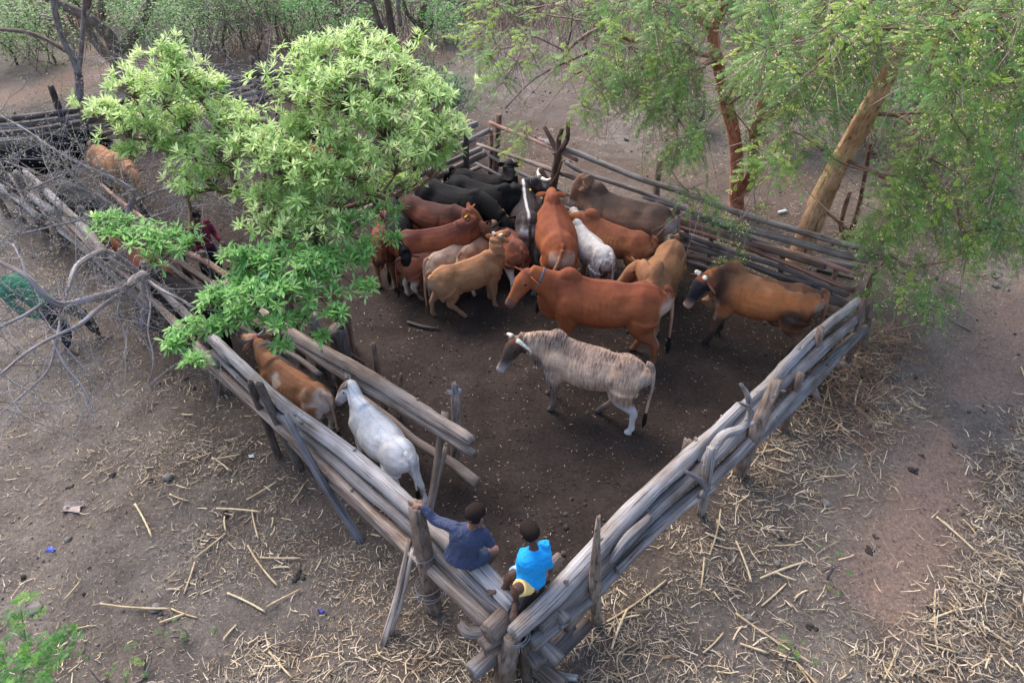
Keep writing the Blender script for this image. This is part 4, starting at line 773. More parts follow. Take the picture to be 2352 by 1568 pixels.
cow('cow', (1527, 664), (1310, 634), 1.14, 'red', (1212, 631, 1.28), (1170, 690, 1.0), dict(fl=(.0, .03), hl=(-.12, .06), fr=(.05, -.02), hr=(.1, 0)), hump=.9, fat=1.06, collar='knot', seed=1, dewlap=1.5, tailswing=(.03, .05), label='large bright red ox with a blue rope round its neck, nearest of the red cattle', cat='ox')
cow('cow', (1485, 836), (1285, 775), 1.0, 'brindle', (1187, 783, 1.12), (1147, 843, .82), dict(fl=(-.03, .02), fr=(.12, .0), hl=(-.1, .02), hr=(.4, .08)), hump=.7, fat=.98, horns=('down', .24, (.7, .66, .5)), seed=2, dewlap=1.0, tailswing=(-.02, .12), label='brindle striped cow with a curled white horn and one white hind leg', wz=1.27)
cow('bull', (1876, 668), (1697, 622), 1.05, 'bull', (1617, 640, 1.22), (1582, 688, .92), dict(fl=(.12, .02), fr=(-.02, 0), hl=(.03, .04), hr=(-.1, 0)), hump=1.1, fat=1.0, horns=('stub', .06), seed=3, dewlap=1.7, ears=1.8, bull=True, tailswing=(.02, 0), label='brown and black bull with a black face standing by the right back rails', cat='bull')
cow('young_cow', (993, 622), (1118, 576), .86, 'tan', (1143, 545, 1.5), (1175, 520, 1.42), dict(fl=(.05, 0), fr=(.03, .02), hr=(.42, .02), hl=(-.1, .05)), hump=.25, horns=('stub', .05), fat=.95, seed=4, tailswing=(-.02, .06), dewlap=.6, ears=.6, label='tan young cow in front of the herd seen from the side, head turned away', cat='cow')
cow('young_cow', (934, 592), (1020, 566), .73, 'brown', None, None, dict(hr=(.22, 0), hl=(-.05, 0)), hump=.3, fat=.9, seed=5, yaw_h=10, pz=1.2, extra='whiteleg', label='thin brown calf with whitish hind legs behind the tan young cow', cat='calf')
cow('young_cow', (998, 588), (1062, 545), .78, 'cream', None, None, None, hump=1.0, fat=.95, seed=6, yaw_h=5, pz=1.1, label='cream coloured humped young cow just behind the tan one', cat='cow', extra='')
cow('young_cow', (1074, 573), (1118, 530), .78, 'roanback', None, None, None, hump=.9, fat=.95, seed=7, yaw_h=10, pz=1.15, label='pale brown young cow with a white rump beside the cream one', cat='cow')
cow('young_cow', (1190, 563), (1156, 505), .83, 'brown', (1138, 478, 1.4), (1109, 497, 1.18), dict(hr=(.0, -.02), hl=(-.14, .04)), hump=.3, fat=.92, seed=8, horns=('stub', .04), ears=.8, extra='whiteleg', label='brown young cow with white hind legs and head turned left', cat='cow')
cow('cow', (1212, 493), (1206, 450), .95, 'greyback', (1238, 422, 1.25), (1262, 447, .95), None, hump=.3, fat=1.02, seed=9, horns=('side', .17, (.75, .72, .62)), label='dark grey cow with a white stripe along its spine seen from behind')
cow('young_cow', (970, 490), (1046, 492), .82, 'orange', (1085, 470, 1.42), (1110, 490, 1.22), None, hump=.2, fat=.9, seed=10, horns=None, ears=.8, label='orange brown young cow lifting its pale face, behind the one with the yellow ear tag', cat='cow')
cow('cow', (917, 535), (1040, 511), .98, 'deepred', (1078, 494, 1.32), (1106, 525, 1.08), dict(hl=(-.08, 0)), hump=.4, fat=.88, seed=11, tagc=(-1,), ears=.6, label='lean rusty brown cow with a yellow tag in its ear', rz=1.22, cat='cow')
cow('cow', (938, 455), (1023, 470), .98, 'maroon', None, None, None, hump=.4, seed=12, yaw_h=-10, pz=1.15, label='dark maroon cow between the black cattle and the orange brown ones')
cow('cow', (970, 410), (1088, 437), 1.08, 'black', None, None, None, hump=.5, fat=1.05, seed=13, yaw_h=-12, pz=1.0, label='big black cow nearest the viewer of the three black ones at the rails')
cow('cow', (1042, 404), (1146, 426), 1.05, 'black', (1185, 440, 1.15), (1190, 475, .8), None, hump=.6, seed=14, tagc=(-1,), ears=.8, label='middle black cow with its head low beside the grey striped cow')
cow('cow', (1052, 392), (1150, 404), .95, 'blackred', (1169, 383, 1.42), (1172, 372, 1.3), None, hump=.2, seed=15, tagc=(-1,), ears=-.1, label='farthest black cow with reddish flanks, both ears spread wide', cat='cow')
cow('cow', (900, 455), (906, 505), .95, 'black', None, None, None, hump=.3, seed=16, yaw_h=15, pz=.95, pitch_h=-75, label='black cow half hidden behind the red calf at the left of the herd')
cow('young_cow', (888, 475), (872, 530), .88, 'deepred', (868, 555, 1.25), (872, 603, .9), None, hump=.2, seed=17, fat=.88, ears=.8, label='rusty red calf facing the viewer at the left end of the herd', cat='calf')
cow('cow', (1290, 554), (1274, 470), 1.1, 'red', None, None, dict(hr=(.0, -.02), hl=(.1, .02)), hump=.8, fat=1.1, seed=18, yaw_h=-5, pz=1.05, pitch_h=-60, tailswing=(.1, .35), label='broad deep red cow seen from behind, its tail swung to the left')
cow('cow', (1392, 577), (1340, 520), .85, 'whitegrey', (1320, 494, 1.25), (1308, 478, 1.0), None, hump=.5, fat=1.0, seed=19, label='white and grey speckled cow seen from behind')
cow('cow', (1474, 545), (1384, 508), .92, 'orange', None, None, None, hump=1.0, fat=1.02, seed=20, yaw_h=5, pz=1.05, label='orange tan humped cow beside the speckled white one')
cow('cow', (1525, 482), (1394, 441), 1.12, 'dusky', (1345, 431, 1.28), (1318, 476, .95), None, hump=.9, fat=1.1, seed=21, horns=None, ears=1.2, label='large dusky brown cow with a dark back along the back rails')
cow('cow', (1550, 552), (1515, 606), .98, 'tan', (1466, 608, 1.15), (1426, 643, .9), None, hump=1.0, fat=1.05, seed=22, ears=.8, label='plump tan humped cow behind the big red ox, facing left', cat='cow')
cow('cow', (735, 898), (628, 825), .84, 'tanwhite', (588, 782, 1.35), (562, 770, 1.25), dict(hl=(-.25, 0), hr=(.15, 0)), hump=.3, fat=.9, seed=23, horns=('side', .14, (.2, .18, .17)), collar=True, ears=1.0, label='tan cow with white patches and dark horns walking up the race', group=G2)
cow('cow', (921, 1030), (842, 937), .8, 'white', (804, 882, 1.32), (778, 912, 1.05), dict(hr=(-.3, 0), hl=(.08, .03), fl=(.15, .02)), hump=.3, fat=1.08, seed=24, horns=('side', .13, (.2, .18, .18)), ears=.2, label='white cow entering the race beside the leaning poles', tailswing=(-.0, -.03), group=G2)
cow('cow', (462, 702), (395, 645), 1.0, 'black', None, None, None, hump=.3, seed=25, yaw_h=0, pz=1.15, label='black cow in the race under the branches, ahead of the tan one', group=G2)
cow('cow', (352, 612), (300, 562), .95, 'red', None, None, None, hump=.3, seed=26, yaw_h=0, pz=1.15, label='red brown cow leading in the race, mostly hidden by twigs', group=G2)
G3 = 'cattle kept behind the pale green tree'
cow('cow', (-25, 342), (98, 308), 1.1, 'black', None, None, None, hump=.4, seed=27, yaw_h=5, pz=1.1, fat=1.05, label='black cow at the far left edge by the dark pole fence', group=G3)
cow('cow', (212, 335), (262, 352), .95, 'tan', None, None, None, hump=.4, seed=28, yaw_h=-10, pz=1.1, label='tan cow behind the thin leaning trunk at the left', group=G3)
cow('cow', (640, 258), (700, 285), 1.05, 'black', None, None, None, hump=.4, seed=29, yaw_h=0, pz=1.2, label='black cow glimpsed behind the upper middle of the green tree', group=G3)
cow('cow', (685, 320), (745, 322), .95, 'red', None, None, None, hump=.4, seed=30, yaw_h=0, pz=1.1, label='red cow glimpsed through the leaves of the green tree', group=G3)
cow('cow', (130, 425), (215, 455), .95, 'black', None, None, None, hump=.4, seed=31, yaw_h=0, pz=1.1, label='black cow in the tangle of bare twigs at the left', group=G3)
# ---------------------------------------------------------------- people
SKIN = m_plain('skin_dark', (.085, .042, .028), .55, .08, 60, .1, spec=.35)
SKINL = m_plain('skin_brown', (.16, .085, .06), .55, .08, 60, .1, spec=.35)
HAIR = m_plain('hair_short', (.02, .0135, .012), .9, .3, 300, .6, spec=.1)
EYEW = m_plain('eye', (.5, .48, .46), .3, .02); LIP = m_plain('lips', (.12, .05, .045), .5, .05)
def cloth(name, col, rough=.9, noise=.08, wr=9):
    m, n, bs, N, L = mat(name); tc = N('ShaderNodeTexCoord'); a = N('ShaderNodeTexNoise'); a.inputs['Scale'].default_value = wr; a.inputs['Detail'].default_value = 3; a.inputs['Distortion'].default_value = .8; L(tc.outputs['Object'], a.inputs[0])
    b = N('ShaderNodeTexNoise'); b.inputs['Scale'].default_value = 260; L(tc.outputs['Object'], b.inputs[0])
    r = N('ShaderNodeValToRGB'); ramp(r, [(.3, tuple(x * (1 - noise * 2) for x in col)), (.7, tuple(min(1, x * (1 + noise * 2)) for x in col))]); L(b.outputs[0], r.inputs[0]); L(r.outputs[0], bs.inputs['Base Color']); bs.inputs['Roughness'].default_value = rough
    ad = N('ShaderNodeMath'); ad.operation = 'MULTIPLY_ADD'; L(b.outputs[0], ad.inputs[0]); ad.inputs[1].default_value = .03; L(a.outputs[0], ad.inputs[2])
    bp = N('ShaderNodeBump'); bp.inputs['Strength'].default_value = .9; bp.inputs['Distance'].default_value = .06; L(ad.outputs[0], bp.inputs['Height']); L(bp.outputs[0], bs.inputs['Normal']); return m
def hand(mb, wr, d, nrm, curl=.5, side=1, s=1.0, spread=.0):
    """wr wrist, d pointing direction, nrm back-of-hand normal; side +1 puts the thumb on the cross(d,nrm) side"""
    d = unit(d); nrm = unit(np.asarray(nrm) - d * np.dot(nrm, d)); x = np.cross(d, nrm) * side; s = s * .82
    kn = wr + d * .075 * s
    tube(mb, [wr - d * .012 * s, wr + d * .02 * s, wr + d * .05 * s, kn], [(.02 * s, .015 * s), (.028 * s, .015 * s), (.034 * s, .014 * s), (.033 * s, .011 * s)], n=10, k=2, up=nrm)
    for q, (off, ln) in enumerate(((.026, .068), (.009, .078), (-.009, .072), (-.026, .056))):
        b = kn + x * off * s - d * .006 * s; P = [b]; dd = unit(d + x * off * spread * 14); c_ = curl * (1 + .12 * q)
        for j, f_ in enumerate((.45, .32, .23)):
            ang = c_ * (.5 + .45 * j); dv = dd * math.cos(ang) - nrm * math.sin(ang); P.append(P[-1] + dv * ln * f_ * s)
        tube(mb, P, [.0092 * s, .0088 * s, .008 * s, .0062 * s], n=8, k=2)
    tb = wr + d * .022 * s + x * .022 * s - nrm * .004 * s; td = unit(d * .7 + x * .8 - nrm * .25 * curl)
    tube(mb, [tb, tb + td * .028 * s, tb + unit(td + d * .4) * .052 * s, tb + unit(td + d * .7 - nrm * .3 * curl) * .07 * s], [.013 * s, .0112 * s, .0098 * s, .0075 * s], n=8, k=2)
def foot(mb, ank, d, up=(0, 0, 1), s=1.0):
    d = unit(d); up = unit(up); sd = np.cross(up, d); h = ank - up * .045 * s
    tube(mb, [h - d * .05 * s, h - d * .02 * s, h + d * .05 * s, h + d * .11 * s, h + d * .15 * s], [(.02 * s, .02 * s), (.03 * s, .034 * s), (.032 * s, .028 * s), (.038 * s, .018 * s), (.034 * s, .012 * s)], n=10, k=2, up=up)
    for q, (o_, r_) in enumerate(((-.026, .0125), (-.009, .0092), (.005, .0088), (.018, .0082), (.03, .0078))):
        b = h + d * (.142 - q * .004) * s + sd * o_ * s * 1.0 - up * .004 * s; tube(mb, [b, b + d * .02 * s, b + d * .036 * s], [r_ * s, r_ * s, r_ * .7 * s], n=7, k=2)
def head(mb, c, face, up, s=1.0, ch=None, parent=None):
    face = unit(face); up = unit(np.asarray(up) - face * np.dot(up, face)); sd = np.cross(up, face)
    T = [(-.118, .02, .02), (-.108, .04, .042), (-.085, .052, .062), (-.05, .062, .078), (-.01, .07, .09), (.03, .076, .097), (.065, .07, .09), (.092, .05, .066), (.106, .02, .026)]
    tube(mb, [c + up * t * s + face * (.012 if t < -.04 else -.004 - (.0 if t < .02 else .004)) * s for t, a, b in T], [(a * s, b * s) for t, a, b in T], n=18, k=3, up=face)
    F = lambda f, u, x: c + (face * f + up * u + sd * x) * s
    tube(mb, [F(.082, .012, 0), F(.098, -.012, 0), F(.108, -.03, 0), F(.09, -.036, 0)], [.008 * s, .0105 * s, .0135 * s, .008 * s], n=8, k=2)
    for y in (-1, 1):
        tube(mb, [F(.09, .022, y * .012), F(.09, .026, y * .032), F(.072, .02, y * .055)], [.008 * s, .009 * s, .006 * s], n=6, k=2)
        ball(mb, F(.062, -.02, y * .036), .018 * s, 8, 6); ball(mb, F(.1, -.033, y * .011), .0075 * s, 6, 5)
        tube(mb, [F(-.005, .018, y * .073), F(-.018, .012, y * .088), F(-.022, -.01, y * .09), F(-.008, -.028, y * .077)], [.008 * s, .011 * s, .011 * s, .007 * s], n=8, k=3)
    ball(mb, F(.072, -.085, 0), (.022 * s, .02 * s, .02 * s), 8, 6)
    if ch is not None:
        for y in (-1, 1):
            q = MB(); ball(q, F(.078, .004, y * .031), .0125 * s, 10, 8); ch.append((q, 'eye', EYEW)); q = MB(); ball(q, F(.0865, .004, y * .031), .0062 * s, 8, 6); ch.append((q, 'pupil', HAIR))
        q = MB(); tube(q, [F(.089, -.056, -.022), F(.0985, -.055, -.008), F(.0985, -.055, .008), F(.089, -.056, .022)], [.003 * s, .0068 * s, .0068 * s, .003 * s], n=8, k=2); tube(q, [F(.088, -.063, -.018), F(.097, -.064, 0), F(.088, -.063, .018)], [.003 * s, .007 * s, .003 * s], n=8, k=3); ch.append((q, 'mouth', LIP))
        q = MB(); HT = [(.016, .079, .099), (.03, .0805, .102), (.065, .0745, .0955), (.092, .054, .072), (.109, .02, .028)]
        hc = [c + up * t * s + face * (-.014) * s for t, a, b in HT]; hc = [c - up * .05 * s - face * .03 * s] + hc
        tube(q, hc, [(.062 * s, .06 * s)] + [(a * s, b * s) for t, a, b in HT], n=20, k=3, up=face); ch.append((q, 'hair', HAIR))
    return face, up, sd
def person(label, J, s, face, hup, skin, shirt, shirtm, trousers, trm, hands, feet, shorts=True, sleeves='long', sandals=None, bulk=1.0):
    """J: pelvis chest neck head, shL elL wrL, shR elR wrR, hipL knL anL, hipR knR anR"""
    root = tag(empty('person', tuple(J['pelvis'] * (1, 1, 0))), label, 'person'); mb = MB(); k = J; ch = []
    pel, che, nek, hd = k['pelvis'], k['chest'], k['neck'], k['head']; fw = unit(np.cross(unit(k['shR'] - k['shL']), unit(nek - pel))) * -1
    tube(mb, [pel - (che - pel) * .18, pel, pel * .5 + che * .5, che, nek * .55 + che * .45, nek], [(.08 * s, .07 * s), (.11 * s, .08 * s), (.1 * s, .072 * s), (.115 * s, .08 * s), (.1 * s, .07 * s), (.04 * s, .04 * s)], n=16, k=3, up=fw)
    tube(mb, [nek - (hd - nek) * .2, nek * .5 + hd * .5, hd - unit(hd - nek) * .03], [.046 * s, .038 * s, .042 * s], n=12, k=2)
    head(mb, hd, face, hup, s * 1.08, ch)
    for q in 'LR':
        a, b, c_ = k['sh' + q], k['el' + q], k['wr' + q]
        tube(mb, [a * .8 + che * .2, a, a * .55 + b * .45, b, b * .55 + c_ * .45, c_], [.04 * s, .046 * s, .036 * s, .03 * s, .029 * s, .02 * s], n=10, k=2)
        a, b, c_ = k['hip' + q], k['kn' + q], k['an' + q]
        tube(mb, [a * .85 + pel * .15, a, a * .5 + b * .5, b, b * .6 + c_ * .4, c_ * .8 + b * .2, c_, c_ - (0, 0, .02)], [.075 * s, .08 * s, .065 * s, .05 * s, .047 * s, .03 * s, .027 * s, .027 * s], n=12, k=2)
        h = hands.get(q)
        if h: hand(mb, c_ * 0 + k['wr' + q], h[0], h[1], h[2], h[3], s * 1.12, h[4] if len(h) > 4 else 0)
        foot(mb, k['an' + q], feet[q][0], feet[q][1] if len(feet[q]) > 1 else (0, 0, 1), s)
    V, fs = remesh(mb, 'body', .0062 * max(.8, s), 2); out = MB(); out.add(V, fs); body = out.build('body', skin, root)
    for q, nm, mt in ch: q.build(nm, mt, body) if False else q.build(nm, mt, root)
    # shirt
    c = MB(); g_ = 1.16 * bulk
    tube(c, [pel - (che - pel) * .12, pel * .8 + che * .2, pel * .5 + che * .5, che, nek * .5 + che * .5, nek * .93 + che * .07], [(.135 * s * g_, .108 * s * g_), (.125 * s * g_, .1 * s * g_), (.118 * s * g_, .09 * s * g_), (.14 * s * g_, .097 * s * g_), (.122 * s * g_, .08 * s * g_), (.054 * s, .054 * s)], n=18, k=3, up=fw, rough=.05)
    for q in 'LR':
        a, b, w_ = k['sh' + q], k['el' + q], k['wr' + q]; e_ = [w_ * .93 + b * .07] if sleeves == 'long' else []
        P = [a * .7 + che * .3, a, a * .5 + b * .5, b] + ([b * .5 + w_ * .5, w_ * .93 + b * .07] if sleeves == 'long' else []); r_ = [.052, .055, .05, .047] + ([.042, .031] if sleeves == 'long' else [])
        if sleeves == 'short': P = P[:3] + [a * .3 + b * .7]; r_ = [.06, .064, .06, .06]
        tube(c, P, np.array(r_) * s * bulk, n=12, k=3, rough=.09)
    V, fs = remesh(c, 'shirt', .009, 2); out = MB(); out.add(V, fs); out.build('shirt', shirtm, root)
    # shorts or trousers
    c = MB(); tube(c, [pel - (che - pel) * .2, pel, pel * .7 + che * .3], [(.1 * s, .09 * s), (.13 * s, .1 * s), (.12 * s, .09 * s)], n=14, k=2, up=fw)
    for q in 'LR':
        a, b, w_ = k['hip' + q], k['kn' + q], k['an' + q]; e = (a * .25 + b * .75) if shorts else b
        P = [a * .9 + pel * .1, a * .6 + e * .4, e] + ([] if shorts else [b * .5 + w_ * .5, w_ * .85 + b * .15]); r_ = [.1, .09, .082 if shorts else .07] + ([] if shorts else [.06, .05])
        tube(c, P, np.array(r_) * s, n=12, k=3, rough=.08)
    V, fs = remesh(c, 'shorts', .009, 2); out = MB(); out.add(V, fs); out.build('shorts' if shorts else 'trousers', trm, root)
    if sandals is not None:
        for q in 'LR':
            d, up = unit(feet[q][0]), unit(feet[q][1] if len(feet[q]) > 1 else (0, 0, 1)); h = k['an' + q] - up * .083 * s; c = MB(); sd = np.cross(up, d)
            tube(c, [h - d * .07 * s, h - d * .03 * s, h + d * .05 * s, h + d * .13 * s, h + d * .18 * s], [(.02 * s, .008), (.038 * s, .009), (.036 * s, .009), (.045 * s, .009), (.02 * s, .008)], n=12, k=3, up=up)
            for t in (.02, .1): a_ = np.linspace(-.3, math.pi + .3, 9); tube(c, [h + d * t * s + sd * math.cos(x) * .04 * s + up * (.01 + math.sin(x) * .056 * s * (1 if t < .05 else .75)) for x in a_], [(.014, .003)] * 9, n=6, up=d)
            c.build('sandal', sandals, root)
    return root
NAVY = cloth('navy_cotton', (.036, .047, .1)); DENIM = cloth('dark_denim', (.04, .055, .1)); CYAN = cloth('cyan_cotton', (.0, .3, .7), .85)
GREEN = cloth('green_cotton', (.025, .14, .085)); BLACKC = cloth('black_cloth', (.015, .017, .025)); MAROON = cloth('maroon_cloth', (.16, .015, .04)); TURQ = cloth('turquoise_cloth', (.05, .28, .5))
m, n_, bs, N, L = mat('shorts_blue_yellow'); tc = N('ShaderNodeTexCoord'); sx = N('ShaderNodeSeparateXYZ'); L(tc.outputs['Object'], sx.inputs[0])
SHB = m; SHB_n = (N, L, bs, sx)
RUB = m_plain('grey_rubber', (.06, .065, .07), .7)
# boy in navy sitting on the left fence, seen from behind
pz = 1.38; yb = W(1052, 1280, pz)
P_ = lambda u, v, z: W(u, v, z)
J = dict(pelvis=P_(1058, 1276, 1.33), chest=P_(1073, 1232, 1.6), neck=P_(1085, 1207, 1.75), head=P_(1093, 1180, 1.9))
J.update(shL=P_(1048, 1212, 1.7), elL=P_(1000, 1194, 1.66), wrL=P_(966, 1160, 1.78), shR=P_(1108, 1224, 1.66), elR=P_(1128, 1250, 1.45), wrR=P_(1106, 1207, 1.72),
         hipL=P_(1050, 1268, 1.3), knL=P_(1124, 1232, 1.38), anL=P_(1105, 1262, 1.02), hipR=P_(1072, 1292, 1.28), knR=P_(1138, 1262, 1.3), anR=P_(1115, 1300, .95))
r_ = person('boy in a navy long sleeved shirt sitting on the logs, hand on the wired post', J, 1.0, (.62, .7, -.25), (.12, .15, 1), SKINL, None, NAVY, None, DENIM,
   dict(L=(P_(943, 1160, 1.77) - J['wrL'], (0, -.1, 1), 1.0, -1, .4), R=(P_(1100, 1194, 1.8) - J['wrR'], (.6, -.3, .3), 1.1, 1)), dict(L=((.5, .3, -.5), (.5, .3, 1)), R=((.3, .1, -.6), (.6, .2, 1))), bulk=1.05)
# boy in cyan perched on the right fence end, feet on the left logs
J = dict(pelvis=P_(1216, 1326, 1.34), chest=P_(1226, 1284, 1.58), neck=P_(1226, 1256, 1.72), head=P_(1215, 1220, 1.9))
J.update(shL=P_(1203, 1270, 1.64), elL=P_(1196, 1305, 1.42), wrL=P_(1190, 1290, 1.38), shR=P_(1250, 1250, 1.68), elR=P_(1257, 1290, 1.48), wrR=P_(1264, 1303, 1.42),
         hipL=P_(1205, 1312, 1.33), knL=P_(1172, 1322, 1.42), anL=P_(1160, 1345, 1.24), hipR=P_(1210, 1345, 1.33), knR=P_(1186, 1352, 1.45), anR=P_(1184, 1375, 1.24))
person('boy in a bright cyan shirt perched at the front corner of the fence', J, .97, (-.55, .8, -.12), (-.1, .05, 1), SKIN, None, CYAN, None, SHB,
   dict(L=((-.3, .6, -.5), (-.5, .3, .6), .8, 1), R=((.3, .1, -.7), (.5, -.5, .5), .8, 1)), dict(L=((-.75, -.1, -.15),), R=((-.1, -.75, -.2),)), sandals=RUB, bulk=1.12)
N, L, bs, sx = SHB_n; c0 = J['pelvis']
gt = N('ShaderNodeMath'); gt.operation = 'LESS_THAN'; L(sx.outputs[1], gt.inputs[0]); gt.inputs[1].default_value = float(J['knL'][1] * .6 + J['pelvis'][1] * .4) - .02
mx = N('ShaderNodeMix'); mx.data_type = 'RGBA'; L(gt.outputs[0], mx.inputs[0]); mx.inputs[6].default_value = (.4, .58, .72, 1); mx.inputs[7].default_value = (.8, .55, .2, 1); L(mx.outputs[2], bs.inputs['Base Color']); bs.inputs['Roughness'].default_value = .85
# man in green under the bare branches
o_ = W(180, 800, 0); J = dict(pelvis=o_ + (-.25, .12, .8), chest=o_ + (-.6, .2, 1.08), neck=o_ + (-.82, .24, 1.22), head=o_ + (-.98, .28, 1.36))
J.update(shL=o_ + (-.72, .42, 1.12), elL=o_ + (-.55, .45, .85), wrL=o_ + (-.3, .4, .72), shR=o_ + (-.72, .02, 1.1), elR=o_ + (-.5, -.1, .82), wrR=o_ + (-.2, -.1, .7),
         hipL=o_ + (-.22, .24, .78), knL=o_ + (.15, .26, .5), anL=o_ + (.22, .28, .09), hipR=o_ + (-.22, .02, .78), knR=o_ + (-.02, -.03, .42), anR=o_ + (-.1, -.1, .09))
person('man in a green shirt and black trousers stooping under the bare branches', J, 1.25, (-.7, .1, -.6), (-.5, .1, 1), SKIN, None, GREEN, None, BLACKC,
   dict(L=((.6, 0, -.5), (0, .3, 1), .7, 1), R=((.6, 0, -.5), (0, .3, 1), .7, -1)), dict(L=((.9, -.1, 0),), R=((.9, -.2, 0),)), shorts=False, sandals=RUB, bulk=.92)
# two figures half hidden by the leaves
def standing(o_, fw, label, s, sm, tm, skin, shorts=False):
    fw = unit((*fw, 0)); sd = np.cross(fw, (0, 0, 1)); f = lambda a, b, z: np.array((o_[0], o_[1], 0)) + fw * a * s - sd * b * s + (0, 0, z * s)
    J = dict(pelvis=f(0, 0, .78), chest=f(.03, 0, 1.02), neck=f(.05, 0, 1.18), head=f(.09, 0, 1.32)); J.update(shL=f(.03, .15, 1.12), elL=f(.08, .2, .9), wrL=f(.25, .17, .85), shR=f(.03, -.15, 1.12), elR=f(.05, -.21, .9), wrR=f(.2, -.2, .8),
       hipL=f(0, .07, .74), knL=f(.08, .09, .42), anL=f(-.02, .09, .09), hipR=f(0, -.07, .74), knR=f(.0, -.09, .42), anR=f(-.06, -.1, .09))
    return person(label, J, s, fw + (0, 0, -.3), (0, 0, 1), skin, None, sm, None, tm, dict(L=(fw - (0, 0, .3), (0, 0, 1), .7, 1), R=(fw - (0, 0, .3), (0, 0, 1), .7, -1)), dict(L=(fw,), R=(fw,)), shorts=shorts)
standing(W(498, 655, .0), (.6, -.5), 'person in maroon clothes half hidden beyond the inner race rails', 1.12, MAROON, BLACKC, SKIN)
standing(W(640, 770, .0), (-.6, .4), 'person in a turquoise top hidden by leaves beside the race', 1.05, TURQ, BLACKC, SKIN)
# ---------------------------------------------------------------- trees
def grow(mb, nodes, par, targets, rtip, expo, tint, jit=.06, seg=.25, pathw=.35, droop=0, nside=6, rmax=None, rough=.12, minr=.0025, base_r=None):
    """join every target point to the nearest branch; thickness follows how many tips a branch carries"""
    N = [np.array(p, float) for p in nodes]; Pn = list(par); PL = [0.0]
    for i in range(1, len(N)): PL.append(PL[Pn[i]] + np.linalg.norm(N[i] - N[Pn[i]]))
    A = np.zeros((len(N) + len(targets) * 14 + 10, 3)); A[:len(N)] = N; cnt = len(N); PLa = np.zeros(len(A)); PLa[:cnt] = PL; tips = []
    order = np.argsort(np.linalg.norm(np.asarray(targets) - A[len(nodes) - 1], axis=1))
    for ti in order:
        t = np.asarray(targets[ti]); d = np.linalg.norm(A[:cnt] - t, axis=1); i = int(np.argmin(d + pathw * PLa[:cnt])); L_ = d[i]; k = int(np.clip(L_ / seg, 1, 8)); a = A[i].copy(); prev = i
        bend_ = rs.normal(0, jit, 3) * L_ * .8 + (0, 0, droop * L_)
        for j in range(1, k + 1):
            u = j / k; p = a * (1 - u) + t * u + bend_ * math.sin(u * math.pi) + (rs.normal(0, jit * .35, 3) * L_ / k if j < k else 0)
            A[cnt] = p; Pn.append(prev); PLa[cnt] = PLa[prev] + L_ / k; prev = cnt; cnt += 1
            if cnt + 12 > len(A): A = np.vstack([A, np.zeros((400, 3))]); PLa = np.concatenate([PLa, np.zeros(400)])
        tips.append((int(ti), prev))
    w_ = np.zeros(cnt)
    for _, q in tips: w_[q] += 1
    for i in range(cnt - 1, 0, -1): w_[Pn[i]] += w_[i]
    r = rtip * np.maximum(w_, .6) ** expo
    if rmax: r = np.minimum(r, rmax)
    if base_r is not None: r[:len(base_r)] = np.maximum(r[:len(base_r)], base_r)
    kids = [[] for _ in range(cnt)]
    for i in range(1, cnt): kids[Pn[i]].append(i)
    st = [0] if kids[0] else []; done = []
    heads = [(None, 0)]
    while heads:
        pr, i = heads.pop(); ch = [i] if pr is None else [pr, i]
        while kids[ch[-1]]:
            ks = sorted(kids[ch[-1]], key=lambda q: -w_[q]); 
            for q in ks[1:]: heads.append((ch[-1], q))
            ch.append(ks[0])
        if len(ch) < 2: continue
        rr = r[ch].copy()
        if pr is not None: rr[0] = min(rr[0], rr[1] * 1.25)
        ns = nside if rr.max() > .02 else (5 if rr.max() > .008 else 3); big = rr.max() > .03
        tube(mb, A[ch], np.maximum(rr, minr), n=ns if not big else max(nside, 10), k=3 if big else (2 if rr.max() > .012 else 1), cap=big, rough=rough if big else 0, tint=np.array(tint) * (1 if big else 1.15))
    return A[:cnt], tips
def leafM(dirs, up=(0, 0, 1.)): return basis(np.asarray(dirs, float), up)
LV = np.array([(0, 0, 0), (.3, .065, .02), (.3, -.065, .02), (.66, .125, .03), (.66, -.125, .03), (1, 0, -.02), (.35, 0, -.015), (.7, 0, -.02)], float)
LFc = [np.array([(0, 6, 1), (0, 2, 6), (3, 7, 5), (7, 4, 5)]), np.array([(1, 6, 7, 3), (6, 2, 4, 7)])]
def rosettes(mb, P, outd, nleaf, ln, col, colv=.2, young=.35):
    P = np.asarray(P); n = len(P); outd = outd / np.linalg.norm(outd, axis=1)[:, None]; R_ = basis(outd)       # x axis = out
    yng = rs.rand(n) < young
    for q in range(nleaf):
        a = q * 2.399 + rs.rand(n) * .5; el = np.where(yng, rs.uniform(.5, 1.3, n), rs.uniform(-.25, .6, n)) - .12 * (q / nleaf)
        d = np.cos(el)[:, None] * (np.cos(a)[:, None] * R_[:, :, 1] + np.sin(a)[:, None] * R_[:, :, 2]) + np.sin(el)[:, None] * R_[:, :, 0]
        l = ln * rs.uniform(.6, 1.15, n) * np.where(yng, .85, 1); keep = rs.rand(n) < .93
        M = basis(d, (.05, .03, 1.)); wf = np.where(yng, .75, 1.05)[:, None, None]; M = M * np.stack([np.ones(n), np.ones(n), np.ones(n)], -1)[:, None, :]; M[:, :, 1] *= wf[:, :, 0]
        b = P + R_[:, :, 0] * (-.02 * q / nleaf * 2)[..., None] if False else P - R_[:, :, 0] * (.04 * q / nleaf)
        C = np.array(col)[None] * rs.uniform(1 - colv, 1 + colv, (n, 1)); C = np.where(yng[:, None], C * np.array((1.5, 1.25, 1.9)), C)
        inst(mb, LV, LFc, M[keep], b[keep], l[keep], C[keep])
